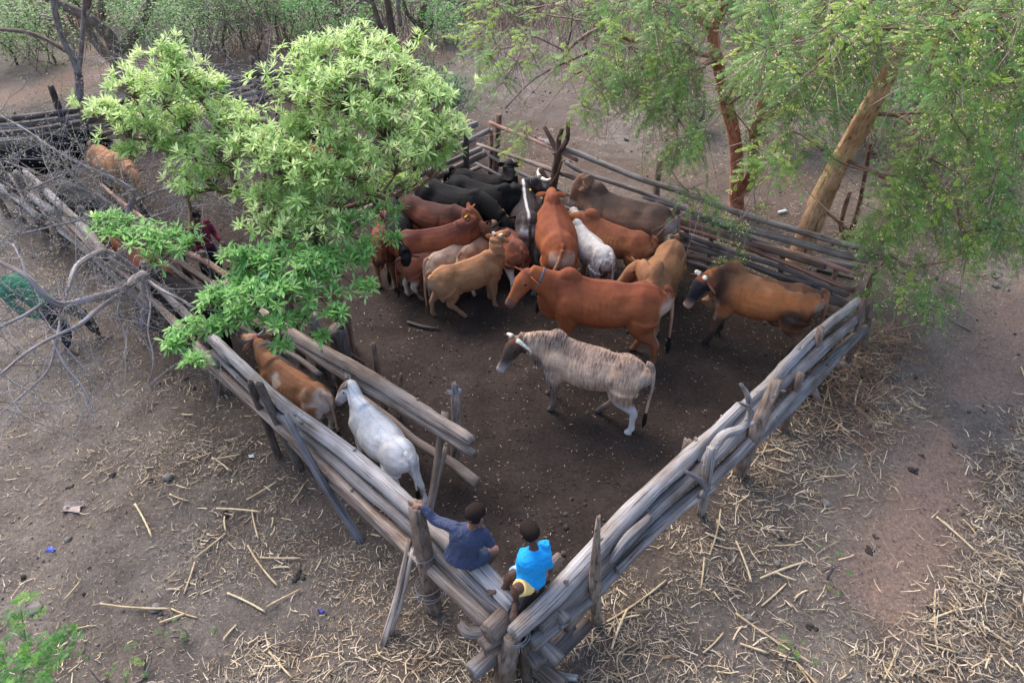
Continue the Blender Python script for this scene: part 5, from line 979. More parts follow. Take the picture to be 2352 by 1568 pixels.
# --- pale green tree in the pen
blobs = [  # D picture place, height, radius
 (740, 130, 4.5, .32), (825, 115, 4.5, .32), (690, 200, 4.2, .38), (790, 200, 4.3, .42), (890, 165, 4.3, .4), (965, 225, 4.0, .4), (880, 265, 4.0, .42), (780, 290, 3.9, .42), (1000, 310, 3.7, .32), (905, 350, 3.6, .4), (985, 375, 3.3, .3), (1035, 300, 3.6, .2),
 (1020, 340, 3.4, .22), (690, 290, 3.8, .32), (370, 130, 4.6, .2), (400, 155, 4.5, .25), (300, 195, 4.2, .25), (370, 210, 4.2, .3), (455, 200, 4.2, .25), (500, 195, 4.1, .15), (235, 255, 3.8, .22), (290, 285, 3.7, .26), (345, 290, 3.7, .28), (420, 270, 3.8, .24), (500, 270, 3.8, .3), (560, 285, 3.8, .26),
 (300, 345, 3.4, .16), (380, 330, 3.5, .2), (440, 335, 3.5, .2), (520, 345, 3.6, .3), (600, 330, 3.7, .34), (650, 370, 3.6, .36), (730, 380, 3.5, .34), (820, 375, 3.5, .36), (430, 425, 3.2, .2), (480, 400, 3.3, .28), (610, 460, 3.2, .3), (690, 450, 3.2, .3),
 (770, 440, 3.2, .3), (850, 430, 3.1, .26), (640, 520, 3.0, .28), (720, 520, 3.0, .26), (800, 510, 2.9, .24), (880, 490, 2.8, .16), (930, 420, 3.0, .2), (560, 590, 2.8, .22), (620, 590, 2.8, .26), (690, 600, 2.8, .26), (760, 590, 2.7, .24), (820, 590, 2.6, .18), (840, 660, 2.4, .1), (590, 670, 2.6, .26), (660, 670, 2.6, .24), (730, 660, 2.5, .22), (780, 720, 2.3, .12),
 (250, 510, 2.9, .16), (290, 540, 2.8, .18), (345, 550, 2.8, .2), (400, 550, 2.8, .2), (430, 560, 2.8, .1), (360, 590, 2.7, .12), (520, 680, 2.5, .16), (480, 690, 2.5, .13), (430, 770, 2.2, .15), (480, 750, 2.2, .12), (450, 830, 2.1, .1), (520, 740, 2.3, .12), (400, 790, 2.2, .08), (640, 740, 2.3, .16), (560, 720, 2.4, .14), (700, 720, 2.3, .12), (650, 790, 2.1, .07), (560, 640, 2.6, .18), (850, 560, 2.6, .1), (905, 545, 2.5, .08), (740, 770, 2.1, .05)]
T = tag(empty('leafy_tree', W(800, 815)), 'pale green leafy tree with rosettes of narrow leaves growing inside the pen', 'tree')
trunk = [W(800, 815, -.1), W(800, 815, .0) + (0, 0, .6), W(795, 800, 0) + (-.05, .1, 1.3), W(790, 800, 0) + (-.1, .25, 2.0)]
bc = np.array([W(u, v, z) for u, v, z, r in blobs]); br_ = np.array([b[3] for b in blobs]) * 1.18
mb = MB(); tcol = (.85, .55, .42)
A1, tp = grow(mb, trunk, [-1, 0, 1, 2], bc - np.stack([br_ * 0, br_ * 0, br_ * .6], -1), .011, .42, tcol, jit=.1, seg=.3, pathw=.3, base_r=[.13, .12, .11, .1], rmax=.12)
pos, od = [], []
for (c_, r) in zip(bc, br_):
    n = int(29 * (r / .3) ** 1.7) + 6; q = rs.normal(size=(n, 3)); q /= np.linalg.norm(q, axis=1)[:, None]; q[:, 2] = np.where(q[:, 2] < -.35, -q[:, 2], q[:, 2])
    rad = r * rs.uniform(.4, 1.35, (n, 1)); nzv = 1 + .5 * vnoise((c_ + q * r) * 4)[:, None]; pos.append(c_ + q * rad * nzv * (1, 1, .62)); od.append(q * .7 + (0, 0, .8) + rs.normal(0, .2, (n, 3)))
pos = np.concatenate(pos); od = np.concatenate(od)
k_ = len(A1); mb.build('trunk', BARK, T)
mb = MB(); bi = []
for c_, r in zip(bc, br_):
    sel = np.where(np.linalg.norm((pos - c_), axis=1) < r * 1.6)[0]
grow_nodes = [A1[0]]; 
def twigs(mb, A, P, r0, tint, step=.14, bow=.04):
    """thin twig from the nearest limb point to each tip"""
    for p in P:
        d = np.linalg.norm(A - p, axis=1) + np.where(A[:, 2] > p[2], .3, 0); a = A[int(np.argmin(d))]
        mid = (a + p) / 2 + rs.normal(0, bow, 3); tube(mb, [a, mid, p], [r0 * 1.5, r0 * 1.1, r0 * .7], n=4, tint=tint, cap=False)
twigs(mb, A1, pos, .0045, (1.0, .75, .6)); mb.build('twigs', BARK, T)
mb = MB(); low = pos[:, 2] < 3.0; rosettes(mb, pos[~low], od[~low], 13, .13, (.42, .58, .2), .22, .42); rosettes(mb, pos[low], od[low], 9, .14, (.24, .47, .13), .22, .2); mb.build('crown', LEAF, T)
# --- bare budding tree at the left
def polyD(l): return [W(u, v, z) for u, v, z in l]
def budding(root, stems, rad, nt_, spread, nb, label, twig_tint=(1.45, 1.38, 1.42), bud=(.42, .43, .28), rt=.0026, seed=0, budr=.0095):
    T = tag(root, label, 'tree'); mb = MB(); nodes = []
    for pts, r in zip(stems, rad):
        q = spline(pts, 5); tube(mb, pts, r, n=9, k=5, rough=.1, tint=np.array(twig_tint) * 1.0); nodes.append(q)
    A = np.concatenate(nodes); mb.build('trunk', WOOD, T); mb = MB(); buds = []
    tips = A[rs.randint(0, len(A), nt_)]
    off = rs.normal(size=(nt_, 3)) * spread; t2 = tips + off
    for a, b in zip(tips, t2):
        mid = (a + b) / 2 + rs.normal(0, .07, 3); ln = np.linalg.norm(b - a); P = spline([a, mid, b], 4); tube(mb, P, np.linspace(rt * 2.2, rt * .8, len(P)), n=4, tint=twig_tint, cap=False)
        for s_ in range(4):
            i = rnd.randrange(1, len(P) - 1); d = unit(P[i + 1] - P[i]) * .6 + rs.normal(0, .55, 3); l2 = ln * rnd.uniform(.25, .6); e = P[i] + d * l2; m_ = (P[i] + e) / 2 + rs.normal(0, .03, 3)
            tube(mb, [P[i], m_, e], [rt * 1.2, rt, rt * .5], n=3, tint=twig_tint, cap=False)
            for u in np.arange(.15, 1.01, .06 / max(.1, l2)): buds.append((P[i] * (1 - u) ** 2 + 2 * m_ * u * (1 - u) + e * u * u) + rs.normal(0, .008, 3))
        for u in np.arange(.3, 1, .09 / max(.1, ln)): buds.append(a * (1 - u) ** 2 + 2 * mid * u * (1 - u) + b * u * u + rs.normal(0, .012, 3))
    mb.build('twigs', WOOD, T); buds = np.array(buds); buds = buds[rs.rand(len(buds)) < nb]; n = len(buds); mb = MB()
    inst(mb, IV, IF, basis(rs.normal(size=(n, 3))), buds, rs.uniform(.5, 1.25, n) * budr, np.array(bud)[None] * rs.uniform(.75, 1.35, (n, 1)) * (1 + rs.rand(n, 1) * np.array((.1, .0, .35)))); mb.build('buds', LEAF, T); return T
p0 = W(330, 745, 0)
budding(empty('budding_tree', tuple(p0)), [
 [p0, W(335, 690, .6), W(333, 635, 1.6), W(310, 640, 2.0), W(287, 662, 2.2), W(212, 685, 2.4), W(140, 700, 2.5), W(100, 675, 2.7), W(62, 635, 2.9), W(0, 603, 3.0), W(-60, 580, 3.1)],
 [W(333, 640, 1.5), W(307, 617, 1.9), W(270, 590, 2.2), W(240, 577, 2.3), W(205, 590, 2.4), W(175, 612, 2.5), W(160, 650, 2.5), W(148, 690, 2.4), W(135, 730, 2.3), W(110, 765, 2.2)],
 [W(290, 662, 2.2), W(225, 710, 2.35), W(180, 747, 2.4), W(120, 775, 2.45), W(60, 810, 2.5), W(0, 860, 2.6)], [W(100, 695, 2.6), W(60, 722, 2.65), W(0, 752, 2.7), W(-60, 790, 2.8)],
 [W(148, 690, 2.4), W(140, 730, 2.3), W(128, 790, 2.2), W(110, 850, 2.1), W(60, 900, 2.1), W(0, 950, 2.1)], [W(120, 780, 2.4), W(150, 840, 2.2), W(190, 890, 2.0), W(215, 950, 1.8)],
 [W(333, 640, 1.6), W(345, 700, 1.7), W(340, 760, 1.7), W(352, 820, 1.6), W(345, 880, 1.5)], [W(287, 662, 2.2), W(270, 720, 2.1), W(290, 780, 1.9), W(280, 840, 1.8)],
 [W(333, 640, 1.6), W(370, 665, 1.9), W(420, 690, 2.0), W(450, 705, 2.1), W(490, 670, 2.2)], [W(62, 635, 2.9), W(50, 600, 3.0), W(30, 560, 3.1)]],
 [[.07, .07, .065, .06, .05, .045, .04, .035, .03, .025, .02], [.05, .045, .042, .04, .036, .032, .028, .024, .02, .014], [.03, .028, .025, .02, .016, .012], [.02, .018, .015, .012], [.022, .02, .017, .013, .01, .007], [.014, .012, .009, .006], [.016, .013, .011, .009, .006], [.015, .012, .01, .007], [.025, .022, .018, .014, .01], [.018, .013, .009]],
 160, .5, .6, 'bare grey tree dotted with tiny pale buds, spreading left over the stooping man')
p1 = W(300, 590, 0)
budding(empty('budding_tree', tuple(p1)), [
 [p1, W(295, 560, .8), W(290, 520, 1.5), W(300, 470, 1.9), W(300, 433, 2.2), W(187, 377, 2.6), W(123, 343, 2.8), W(50, 293, 3.0), W(-30, 250, 3.1)], [W(295, 540, 1.2), W(250, 470, 1.9), W(180, 430, 2.3), W(90, 400, 2.5), W(10, 370, 2.6)],
 [W(300, 470, 1.9), W(360, 440, 2.1), W(420, 430, 2.2), W(480, 440, 2.2)], [W(295, 540, 1.2), W(350, 500, 1.5), W(410, 480, 1.7), W(480, 470, 1.8)], [W(250, 470, 1.9), W(200, 500, 2.0), W(120, 520, 2.1), W(40, 540, 2.2), W(-20, 555, 2.2)],
 [W(187, 377, 2.6), W(150, 400, 2.6), W(80, 430, 2.6), W(20, 450, 2.6)]],
 [[.06, .06, .055, .045, .035, .025, .02, .014, .008], [.03, .028, .022, .016, .01], [.03, .022, .016, .01], [.028, .022, .016, .01], [.022, .018, .014, .01, .006], [.016, .012, .01, .006]],
 230, .5, .7, 'bare budding tree with greenish twigs over the cattle at the left edge', bud=(.4, .44, .26), budr=.0105)
p2 = W(500, 400, 0)
budding(empty('budding_tree', tuple(p2)), [
 [p2, W(505, 350, 1.0), W(520, 300, 2.0), W(500, 220, 2.9), W(450, 150, 3.6)], [W(520, 300, 2.0), W(580, 260, 2.6), W(610, 200, 3.2), W(600, 140, 3.8)], [W(505, 350, 1.0), W(440, 320, 1.9), W(380, 260, 2.7), W(310, 200, 3.3), (W(250, 160, 3.6))], [W(520, 300, 2.0), W(460, 260, 2.6), W(400, 200, 3.2), W(360, 130, 3.8)], [W(505, 350, 1.0), W(560, 330, 1.6), (W(630, 300, 2.0))]],
 [[.06, .05, .04, .02, .01], [.035, .025, .016, .008], [.035, .026, .018, .012, .006], [.028, .02, .014, .007], [.025, .018, .01]], 230, .55, .6, 'grey leafless budding tree tangled behind the left part of the pale green tree', bud=(.4, .43, .27))
# --- feathery acacias at the right
PV, PFc = [], []
def make_frond():
    """one twice divided leaf: stalk along x, narrow pinnae with a ragged comb outline"""
    V, F = [], []; n = 9
    for i in range(n):
        x = .16 + .8 * i / (n - 1); ln = .34 * math.sin(math.pi * (.18 + .74 * (i + .5) / n)) + .06
        for y in (-1, 1):
            a = R(58 - 26 * i / n); dx, dy = math.cos(a), y * math.sin(a); px, py = -dy, dx; b = len(V); w0 = .034
            V += [(x, 0, 0), (x + dx * ln * .5 + px * w0, dy * ln * .5 + py * w0, -.02), (x + dx * ln * .5 - px * w0, dy * ln * .5 - py * w0, -.02), (x + dx * ln, dy * ln, -.07)]
            F += [(b, b + 2, b + 3, b + 1)] if y > 0 else [(b, b + 1, b + 3, b + 2)]
    b = len(V); V += [(0, .007, 0), (0, -.007, 0), (1, 0, -.03)]
    return np.array(V), [np.array(F), np.array([(b, b + 1, b + 2)])]
FV, FF = make_frond()
def sprays(mb, tw, P, D, L_, nl, fl, col, yel=.3, fl_mb=None, fp=.0, droop=.35):
    """shoots with alternate divided leaves, and cream flower balls"""
    n = len(P); X = D / np.linalg.norm(D, axis=1)[:, None]; L_ = np.broadcast_to(L_, (n,)); sdv = basis(X)
    cur = []
    for s_ in np.linspace(0, 1, 5): cur.append(P + X * (L_ * s_)[:, None] - np.array((0, 0, 1.)) * (droop * L_ * s_ ** 2)[:, None])
    for a, b in zip(cur[:-1], cur[1:]): sticks(tw, a, b, .0028, (.8, .85, .4))
    bright = rs.rand(n) < yel
    for q in range(nl):
        s_ = (q + .6) / nl; b = P + X * (L_ * s_)[:, None] - np.array((0, 0, 1.)) * (droop * L_ * s_ ** 2)[:, None]; sgn = 1 if q % 2 else -1
        tdir = X - np.array((0, 0, 1.)) * (2 * droop * s_); a = rs.uniform(.5, 1.0, n)[:, None]
        d = tdir * np.cos(a) + sdv[:, :, 1] * np.sin(a) * sgn + rs.normal(0, .12, (n, 3)) + (0, 0, .1)
        M = basis(d, (.1, -.35, 1.)); C = np.array(col)[None] * rs.uniform(.7, 1.3, (n, 1)); C = np.where(bright[:, None], C * np.array((2.3, 1.7, 1.0)), C)
        inst(mb, FV, FF, M, b, fl * rs.uniform(.75, 1.2, n) * (1.05 - .35 * s_), C)
    if fl_mb is not None and fp > 0:
        m_ = int(n * fp * 9); i = rs.randint(0, n, m_); s_ = rs.rand(m_) ** .7; b = P[i] + X[i] * (L_[i] * s_)[:, None] - np.array((0, 0, 1.)) * (droop * L_[i] * s_ ** 2)[:, None]
        c_ = np.repeat(b + rs.normal(0, .03, (m_, 3)), 4, 0) + rs.normal(0, .018, (m_ * 4, 3)); c_ = c_[rs.rand(len(c_)) < .7]; k = len(c_)
        inst(fl_mb, IV, IF, basis(rs.normal(size=(k, 3))), c_, rs.uniform(.007, .0115, k), np.array((.85, .8, .5)) * rs.uniform(.8, 1.15, (k, 1)))
poly_r = np.array([(1030, -40), (2420, -60), (2420, 600), (2260, 560), (2230, 680), (2120, 700), (2050, 720), (1985, 690), (1960, 620), (1900, 560), (1790, 520), (1700, 560), (1640, 640), (1600, 560), (1640, 500), (1545, 470), (1590, 400), (1530, 340), (1430, 320), (1300, 300), (1200, 330), (1110, 330), (1075, 300), (1150, 240), (1070, 240), (1140, 170), (1090, 100)], float)
KEEP = [([(1800, 560), (1870, 460), (1985, 250)], 120), ([(1990, 262), (2040, 170)], 75), ([(1690, 450), (1690, 330), (1648, 140), (1636, 40)], 55), ([(1735, 330), (1790, 180), (1850, 60)], 24)]
def pick(n, dens, ylo, yhi, zlo=1.9, zhi=5.6):
    P = []
    while len(P) < n:
        u, v = rs.uniform(1020, 2420), rs.uniform(-60, 730)
        if poly_sd(np.array([[u, v]]), poly_r)[0] > -6: continue
        if rs.rand() > dens(u, v): continue
        y = rs.uniform(ylo(u, v), yhi(u, v)); p = Wy(u, v, y)
        for ln_, wd in KEEP:
            if seg_d(np.array([[u, v]]), ln_)[0] < wd and y < 11.5 and rs.rand() < .97: y = -1
        if y < 0: continue
        if zlo < p[2] < zhi: P.append(p)
    return np.array(P)
def dens_r(u, v):
    d = 1.0
    if u < 1560: d = .55 if v < 200 else .3
    if 1440 < u < 1700 and v > 240: d = .35
    if 1700 < u < 1960 and v > 400: d = .1
    if 1300 < u < 1700 and 200 < v: d = min(d, .4)
    if (u - 1250) ** 2 + (v - 230) ** 2 < 80 ** 2 or (u - 1400) ** 2 / 2.2 + (v - 290) ** 2 < 50 ** 2: d = .06
    if u > 2000 and v > 560: d = .6
    if u > 1930 and v < 480: d = 1.2
    return d * (.5 + .9 * (vnoise(np.array((u / 90., v / 70., 4.))) > -.15))
T1 = tag(empty('feathery_tree', W(1825, 612)), 'tall feathery green tree with a thick pale flaking trunk leaning right behind the back fence', 'tree')
tr1 = [W(1822, 625, -.1), Wy(1852, 545, 10.75), Wy(1882, 470, 10.65), Wy(1935, 365, 10.5), Wy(1990, 262, 10.3), Wy(2045, 165, 10.1), Wy(2100, 60, 9.9)]
PALEB = m_wood('flaking_bark', (.09, .05, .03), (.36, .23, .14), (.58, .43, .28), gs=(6, 24, 24), bump=1.0)
mb = MB(); tube(mb, tr1, [.22, .185, .172, .16, .145, .125, .09], n=16, k=6, rough=.16, tint=(1.35, 1.25, 1.15)); mb.build('trunk', PALEB, T1)
def crown(T, base_nodes, P, fl_p, tint, scale=1.0, yel=.3, col=(.15, .29, .065), nsub=8, Ls=.4, flen=.115, drp=.55):
    mb = MB(); A, tp = grow(mb, base_nodes, list(range(-1, len(base_nodes) - 1)), P, .006, .45, tint, jit=.09, seg=.35, pathw=.25, rmax=.06, nside=7); mb.build('branch', BARK, T)
    c0 = np.array(base_nodes[-1]); PP_, DD = [], []
    for p in P:
        for q in range(nsub): d = unit((p - c0) * (1, 1, .3)) * .55 + rs.normal(0, .65, 3) * (1, 1, .5); PP_.append(p + rs.normal(0, .12, 3)); DD.append(unit(d))
    lf, tw, fl = MB(), MB(), MB(); PP_, DD = np.array(PP_), np.array(DD)
    sprays(lf, tw, PP_, DD, rs.uniform(.6, 1.2, len(PP_)) * Ls * scale, 9, flen * scale, col, yel, fl, fl_p, drp)
    lf.build('crown', LEAF, T); 
    # bare thin grey twigs hanging through the crown
    n = len(P) * 11; i = rs.randint(0, len(P), n); a = P[i]; d = rs.normal(0, .35, (n, 3)) + (0, 0, -.15); m_ = a + d * .5 + rs.normal(0, .05, (n, 3)); sticks(tw, a, m_, .0055, (1.5, 1.35, 1.35)); sticks(tw, m_, a + d, .004, (1.6, 1.45, 1.45))
    tw.build('twigs', BARK, T)
    if fl.n: fl.build('flowers', LEAF, T)
Pn = pick(215, lambda u, v: dens_r(u, v) * (u > 1750) , lambda u, v: 6.6 if v < 330 else 7.6, lambda u, v: 10.5, .7, 5.4)
crown(T1, tr1[2:], Pn, .3, (1.0, .75, .6), yel=.22, nsub=8)
T2 = tag(empty('feathery_tree', W(1690, 485)), 'feathery green tree with several reddish brown stems behind the middle of the back fence', 'tree')
st = [[W(1690, 490, -.1), Wy(1693, 440, 12.9), Wy(1690, 330, 12.7), Wy(1668, 230, 12.5), Wy(1648, 140, 12.3), Wy(1636, 70, 12.2), Wy(1660, 10, 12.0), Wy(1680, -50, 11.9)], [Wy(1690, 450, 12.9), Wy(1725, 410, 12.7), Wy(1735, 300, 12.5), Wy(1770, 180, 12.2), Wy(1800, 120, 12), Wy(1850, 30, 11.8), Wy(1880, -40, 11.6)],
      [Wy(1735, 300, 12.5), Wy(1790, 240, 12.2), Wy(1850, 170, 12), Wy(1900, 90, 11.7), Wy(1960, 10, 11.5)], [Wy(1640, 80, 12.3), Wy(1610, 40, 12.1), Wy(1570, 0, 12)], [Wy(1745, 200, 12.9), Wy(1770, 100, 12.8), Wy(1775, 0, 12.7), Wy(1780, -60, 12.7)]]
rr = [[.17, .15, .13, .115, .105, .1, .09, .08], [.12, .11, .1, .09, .08, .07, .06], [.1, .09, .08, .07, .05], [.07, .06, .05], [.09, .085, .08, .07]]
mb = MB(); [tube(mb, a, b, n=11, k=5, rough=.16, tint=(2.2, 1.15, .8)) for a, b in zip(st, rr)]; mb.build('trunk', BARK, T2)
Pn = pick(150, lambda u, v: dens_r(u, v) * (u > 1380) * (u < 2050), lambda u, v: 9.0, lambda u, v: 13.5, 1.7, 5.2)
crown(T2, st[0][3:6], Pn, .2, (1.0, .75, .6), yel=.12, col=(.125, .26, .06))
T3 = tag(empty('feathery_tree', tuple(W(1420, 262))), 'long arching feathery branches reaching left over the back corner of the pen', 'tree')
st = [W(1700, 300, 0) + (.6, 1.5, 0), Wy(1640, 130, 14.5), Wy(1540, 110, 13.6), Wy(1440, 90, 12.6), Wy(1380, 65, 12.2)]
mb = MB(); tube(mb, st[1:], [.06, .055, .045, .03], n=9, k=5, rough=.1, tint=(1.2, .85, .65)); tube(mb, [W(1600, 215), Wy(1610, 160, 14.9), st[1]], [.09, .08, .06], n=9, k=4, rough=.12, tint=(1.1, .7, .5)); tube(mb, [Wy(1440, 90, 12.6), Wy(1330, 130, 11.5), Wy(1230, 180, 10.6), Wy(1160, 250, 10.2)], [.03, .022, .014, .008], n=7, k=4, tint=(.8, .75, .75)); mb.build('trunk', BARK, T3)
Pn = pick(62, lambda u, v: dens_r(u, v) * (u < 1560), lambda u, v: 9.8, lambda u, v: 13.0, 1.6, 5.2)
crown(T3, st[2:] + [Wy(1300, 120, 11.5)], Pn, .05, (1.1, .95, .85), yel=.35, col=(.15, .3, .065), nsub=5)
# hanging twig over the back fence
T4 = tag(empty('hanging_branch', tuple(W(1640, 640))), 'hanging branch with feathery leaves and cream buds over the bull', 'branch')
q = [Wy(1735, 470, 9.2), Wy(1690, 520, 9.0), Wy(1665, 590, 8.9), Wy(1640, 620, 8.85), Wy(1645, 640, 8.8)]; mb = MB(); tube(mb, q, [.01, .008, .006, .005, .003], n=5, k=4, tint=(1, .95, 1)); tube(mb, [Wy(1790, 380, 9.6), Wy(1735, 430, 9.4), q[0]], [.016, .013, .01], n=6, k=4, tint=(1, .95, 1)); tube(mb, [Wy(1735, 430, 9.4), Wy(1700, 505, 9.2), Wy(1695, 560, 9.1), Wy(1685, 600, 9.0)], [.008, .006, .005, .003], n=5, k=3, tint=(1, .95, 1)); mb.build('branch', BARK, T4)
Pn = np.array([q[0], q[1], q[2], q[3], q[4], Wy(1695, 560, 9.1), Wy(1685, 600, 9.0), Wy(1700, 505, 9.2), Wy(1625, 630, 8.9)]); lf, tw, fl = MB(), MB(), MB()
Pn = np.repeat(Pn, 3, 0); sprays(lf, tw, Pn, rs.normal(0, 1, (len(Pn), 3)) * (1, 1, .4), .22, 5, .12, (.09, .19, .04), .5, fl, .5, .5); lf.build('leaves', LEAF, T4); tw.build('twigs', BARK, T4); fl.build('flowers', LEAF, T4)
T5 = tag(empty('sapling', tuple(W(1942, 555))), 'forked brown sapling stems in the shade right of the thick pale trunk', 'sapling')
mb = MB(); tube(mb, [W(1942, 556, -.05), Wy(1932, 510, W(1942, 556)[1]), Wy(1952, 440, W(1942, 556)[1])], [.06, .05, .04], n=9, k=4, rough=.15, tint=(1, .7, .55)); tube(mb, [W(1946, 552, 0), Wy(1965, 500, W(1942, 556)[1]), Wy(1982, 430, W(1942, 556)[1]), Wy(2000, 330, 11)], [.055, .045, .04, .03], n=9, k=4, rough=.15, tint=(1, .7, .55)); mb.build('trunk', BARK, T5)
# --- shrubs and trees beyond
SV = np.array([(0, 0, 0), (.5, .22, .05), (1, 0, 0), (.5, -.22, .05)], float); SF = [np.array([(0, 3, 2, 1)])]
def leafcloud(mb, c, rad, n, size, col, clump=10, spread=.16):
    c = np.asarray(c, float); k = max(1, n // clump); q = rs.normal(size=(k, 3)); q /= np.linalg.norm(q, axis=1)[:, None]; cc_ = c + q * np.asarray(rad) * rs.uniform(.4, 1, (k, 1)) * (1 + .4 * vnoise(q * 2.3 + c))[:, None]
    P = np.repeat(cc_, clump, 0) + rs.normal(0, spread, (k * clump, 3)) * (1, 1, .5); m_ = len(P); C = np.repeat(np.array(col)[None] * rs.uniform(.6, 1.35, (k, 1)), clump, 0) * rs.uniform(.8, 1.2, (m_, 1))
    inst(mb, SV, SF, basis(rs.normal(size=(m_, 3)) * (1, 1, .5), (.2, .1, 1.)), P, rs.uniform(.6, 1.3, m_) * size, C); return cc_
def shrub(name, u, v, h, rx, n, size, col, label, twn=40, stems=4, tint=(.6, .5, .45), dz=0, group=None, cat='shrub', y=None, r0=.03):
    b = W(u, v); T = tag(empty(name, tuple(b)), label, cat, group); c = b + (0, 0, h * .6); mb = MB(); lf = MB()
    cc_ = leafcloud(lf, c, (rx, rx, h * .42), n, size, col) if n else b + (rs.normal(size=(twn, 3)) * (rx * .6, rx * .6, h * .3) + (0, 0, h * .6))
    cc_ = cc_[rs.permutation(len(cc_))[:twn]]; cc_[:, 2] = np.maximum(cc_[:, 2], .2)
    grow(mb, [b - (0, 0, .05), b + (0, 0, h * .18)], [-1, 0], cc_, .006, .45, tint, jit=.12, seg=.4, base_r=[r0, r0], rmax=r0 * 1.3, minr=.004)
    mb.build('trunk', BARK, T)
    if n: lf.build('crown', LEAF, T)
    return T
# multi-stemmed grey tree, upper left
T = tag(empty('spreading_tree', tuple(W(285, 192))), 'big grey trunk forking low at the upper left beyond the far fence', 'tree'); y_ = W(285, 192)[1]
st = [[W(290, 196, -.1), Wy(280, 160, y_), Wy(272, 130, y_), Wy(255, 90, y_ - .1), Wy(215, 50, y_ - .2), Wy(150, 15, y_ - .4), Wy(60, -30, y_ - .6)], [Wy(275, 135, y_), Wy(300, 90, y_), Wy(335, 30, y_), Wy(350, -30, y_)], [Wy(285, 150, y_), Wy(240, 120, y_ + .2), Wy(200, 60, y_ + .4), Wy(200, 0, y_ + .5), Wy(205, -40, y_ + .5)], [Wy(255, 90, y_), Wy(235, 50, y_ + .3), Wy(230, -20, y_ + .4)]]
mb = MB(); [tube(mb, a, b, n=12, k=5, rough=.16, tint=(.95, .85, .8)) for a, b in zip(st, [[.3, .26, .22, .18, .15, .12, .1], [.16, .15, .14, .12], [.18, .14, .12, .11, .1], [.1, .08, .07]])]; mb.build('trunk', BARK, T)
lf = MB(); [leafcloud(lf, Wy(u, v, y_ + rs.uniform(-1.5, 2.5)), (1.3, 1.3, .8), n, .1, (.12, .25, .065), 14, .3) for u, v, n in ((40, 20, 2600), (330, 40, 1300), (390, 60, 1800), (420, 20, 1400), (300, 0, 1300), (90, 90, 700), (0, 60, 900))]; lf.build('crown', LEAF, T)
T = tag(empty('bare_tree', tuple(W(183, 250))), 'slender pale trunk forking in two, mottled white, standing at the far fence', 'tree'); y_ = W(183, 250)[1]
mb = MB(); tube(mb, [W(186, 262, -.1), Wy(183, 235, y_), Wy(180, 175, y_), Wy(170, 140, y_), Wy(145, 90, y_ - .1), Wy(128, 35, y_ - .2), Wy(118, -30, y_ - .3)], [.12, .11, .105, .09, .08, .075, .065], n=10, k=5, rough=.15, tint=(1.15, 1.2, 1.3)); tube(mb, [Wy(180, 165, y_), Wy(187, 110, y_), Wy(192, 40, y_), Wy(196, -30, y_)], [.07, .06, .05, .045], n=9, k=5, rough=.15, tint=(1.2, 1.2, 1.3))
tube(mb, [Wy(165, 125, y_), Wy(80, 80, y_), Wy(0, 68, y_), Wy(-60, 72, y_)], [.06, .055, .05, .045], n=8, k=5, rough=.1, tint=(1, .9, .85)); tube(mb, [Wy(190, 60, y_), Wy(205, 30, y_), Wy(216, 8, y_)], [.03, .025, .015], n=6, k=3, tint=(1.2, 1.2, 1.3)); tube(mb, [Wy(130, 45, y_), Wy(95, 35, y_), Wy(90, 60, y_)], [.025, .018, .01], n=6, k=3, tint=(1.2, 1.2, 1.3)); mb.build('trunk', BARK, T)
p_ = W(228, 400); T = tag(empty('bare_tree', tuple(p_)), 'thin dark trunk leaning in front of the tan cow at the left', 'tree'); mb = MB(); tube(mb, [p_ - (0, 0, .1), Wy(215, 360, p_[1]), Wy(198, 300, p_[1]), Wy(190, 255, p_[1])], [.1, .085, .07, .06], n=10, k=4, rough=.14, tint=(.7, .55, .48)); mb.build('trunk', BARK, T)
# dark many-branched tree behind the pale green one
T = tag(empty('gnarled_tree', tuple(W(915, 185))), 'dark gnarled tree with upcurved limbs behind the top of the pale green tree', 'tree'); y_ = W(915, 185)[1]
st = [[W(915, 190, -.1), Wy(922, 150, y_), Wy(928, 120, y_), Wy(955, 85, y_), Wy(965, 50, y_), Wy(975, 5, y_)], [Wy(925, 130, y_), Wy(905, 100, y_), Wy(895, 40, y_), Wy(885, -20, y_)], [Wy(905, 105, y_), Wy(880, 75, y_), Wy(860, 20, y_), Wy(850, -20, y_)], [Wy(950, 90, y_), Wy(985, 65, y_), Wy(995, 40, y_)], [Wy(960, 60, y_), Wy(935, 30, y_), Wy(925, -10, y_)], [Wy(920, 60, y_), Wy(915, 20, y_), Wy(912, -30, y_)], [Wy(860, 10, y_), Wy(830, 0, y_), Wy(800, 30, y_)]]
mb = MB(); [tube(mb, a, b, n=10, k=5, rough=.16, tint=t) for a, b, t in zip(st, [[.28, .24, .2, .16, .12, .1], [.14, .12, .1, .09], [.1, .08, .07, .06], [.09, .07, .05], [.07, .06, .05], [.06, .06, .05], [.05, .04, .03]], [(.6, .5, .45)] * 3 + [(.55, .48, .44)] * 2 + [(1.1, 1.1, 1.1)] * 2)]; mb.build('trunk', BARK, T)
lf = MB(); [leafcloud(lf, Wy(u, v, y_ + rs.uniform(-.6, 1)), (.7, .7, .5), n, .09, (.11, .28, .06), 10, .14) for u, v, n in ((1000, 20, 350), (1030, 60, 250), (960, 10, 260), (850, 60, 300), (820, 20, 500), (1000, 80, 150), (900, 0, 250), (790, 70, 400))]; lf.build('crown', LEAF, T)
G = 'shrubs beyond the pen'
shrub('leafy_shrub', 1030, 300, 1.5, .75, 2400, .085, (.045, .14, .04), 'dark green bush between the pale tree and the back corner of the pen', 40, group=G)
shrub('leafy_shrub', 985, 225, 1.2, .6, 900, .08, (.045, .13, .04), 'dark green bush just behind the right edge of the pale tree', 20, group=G)
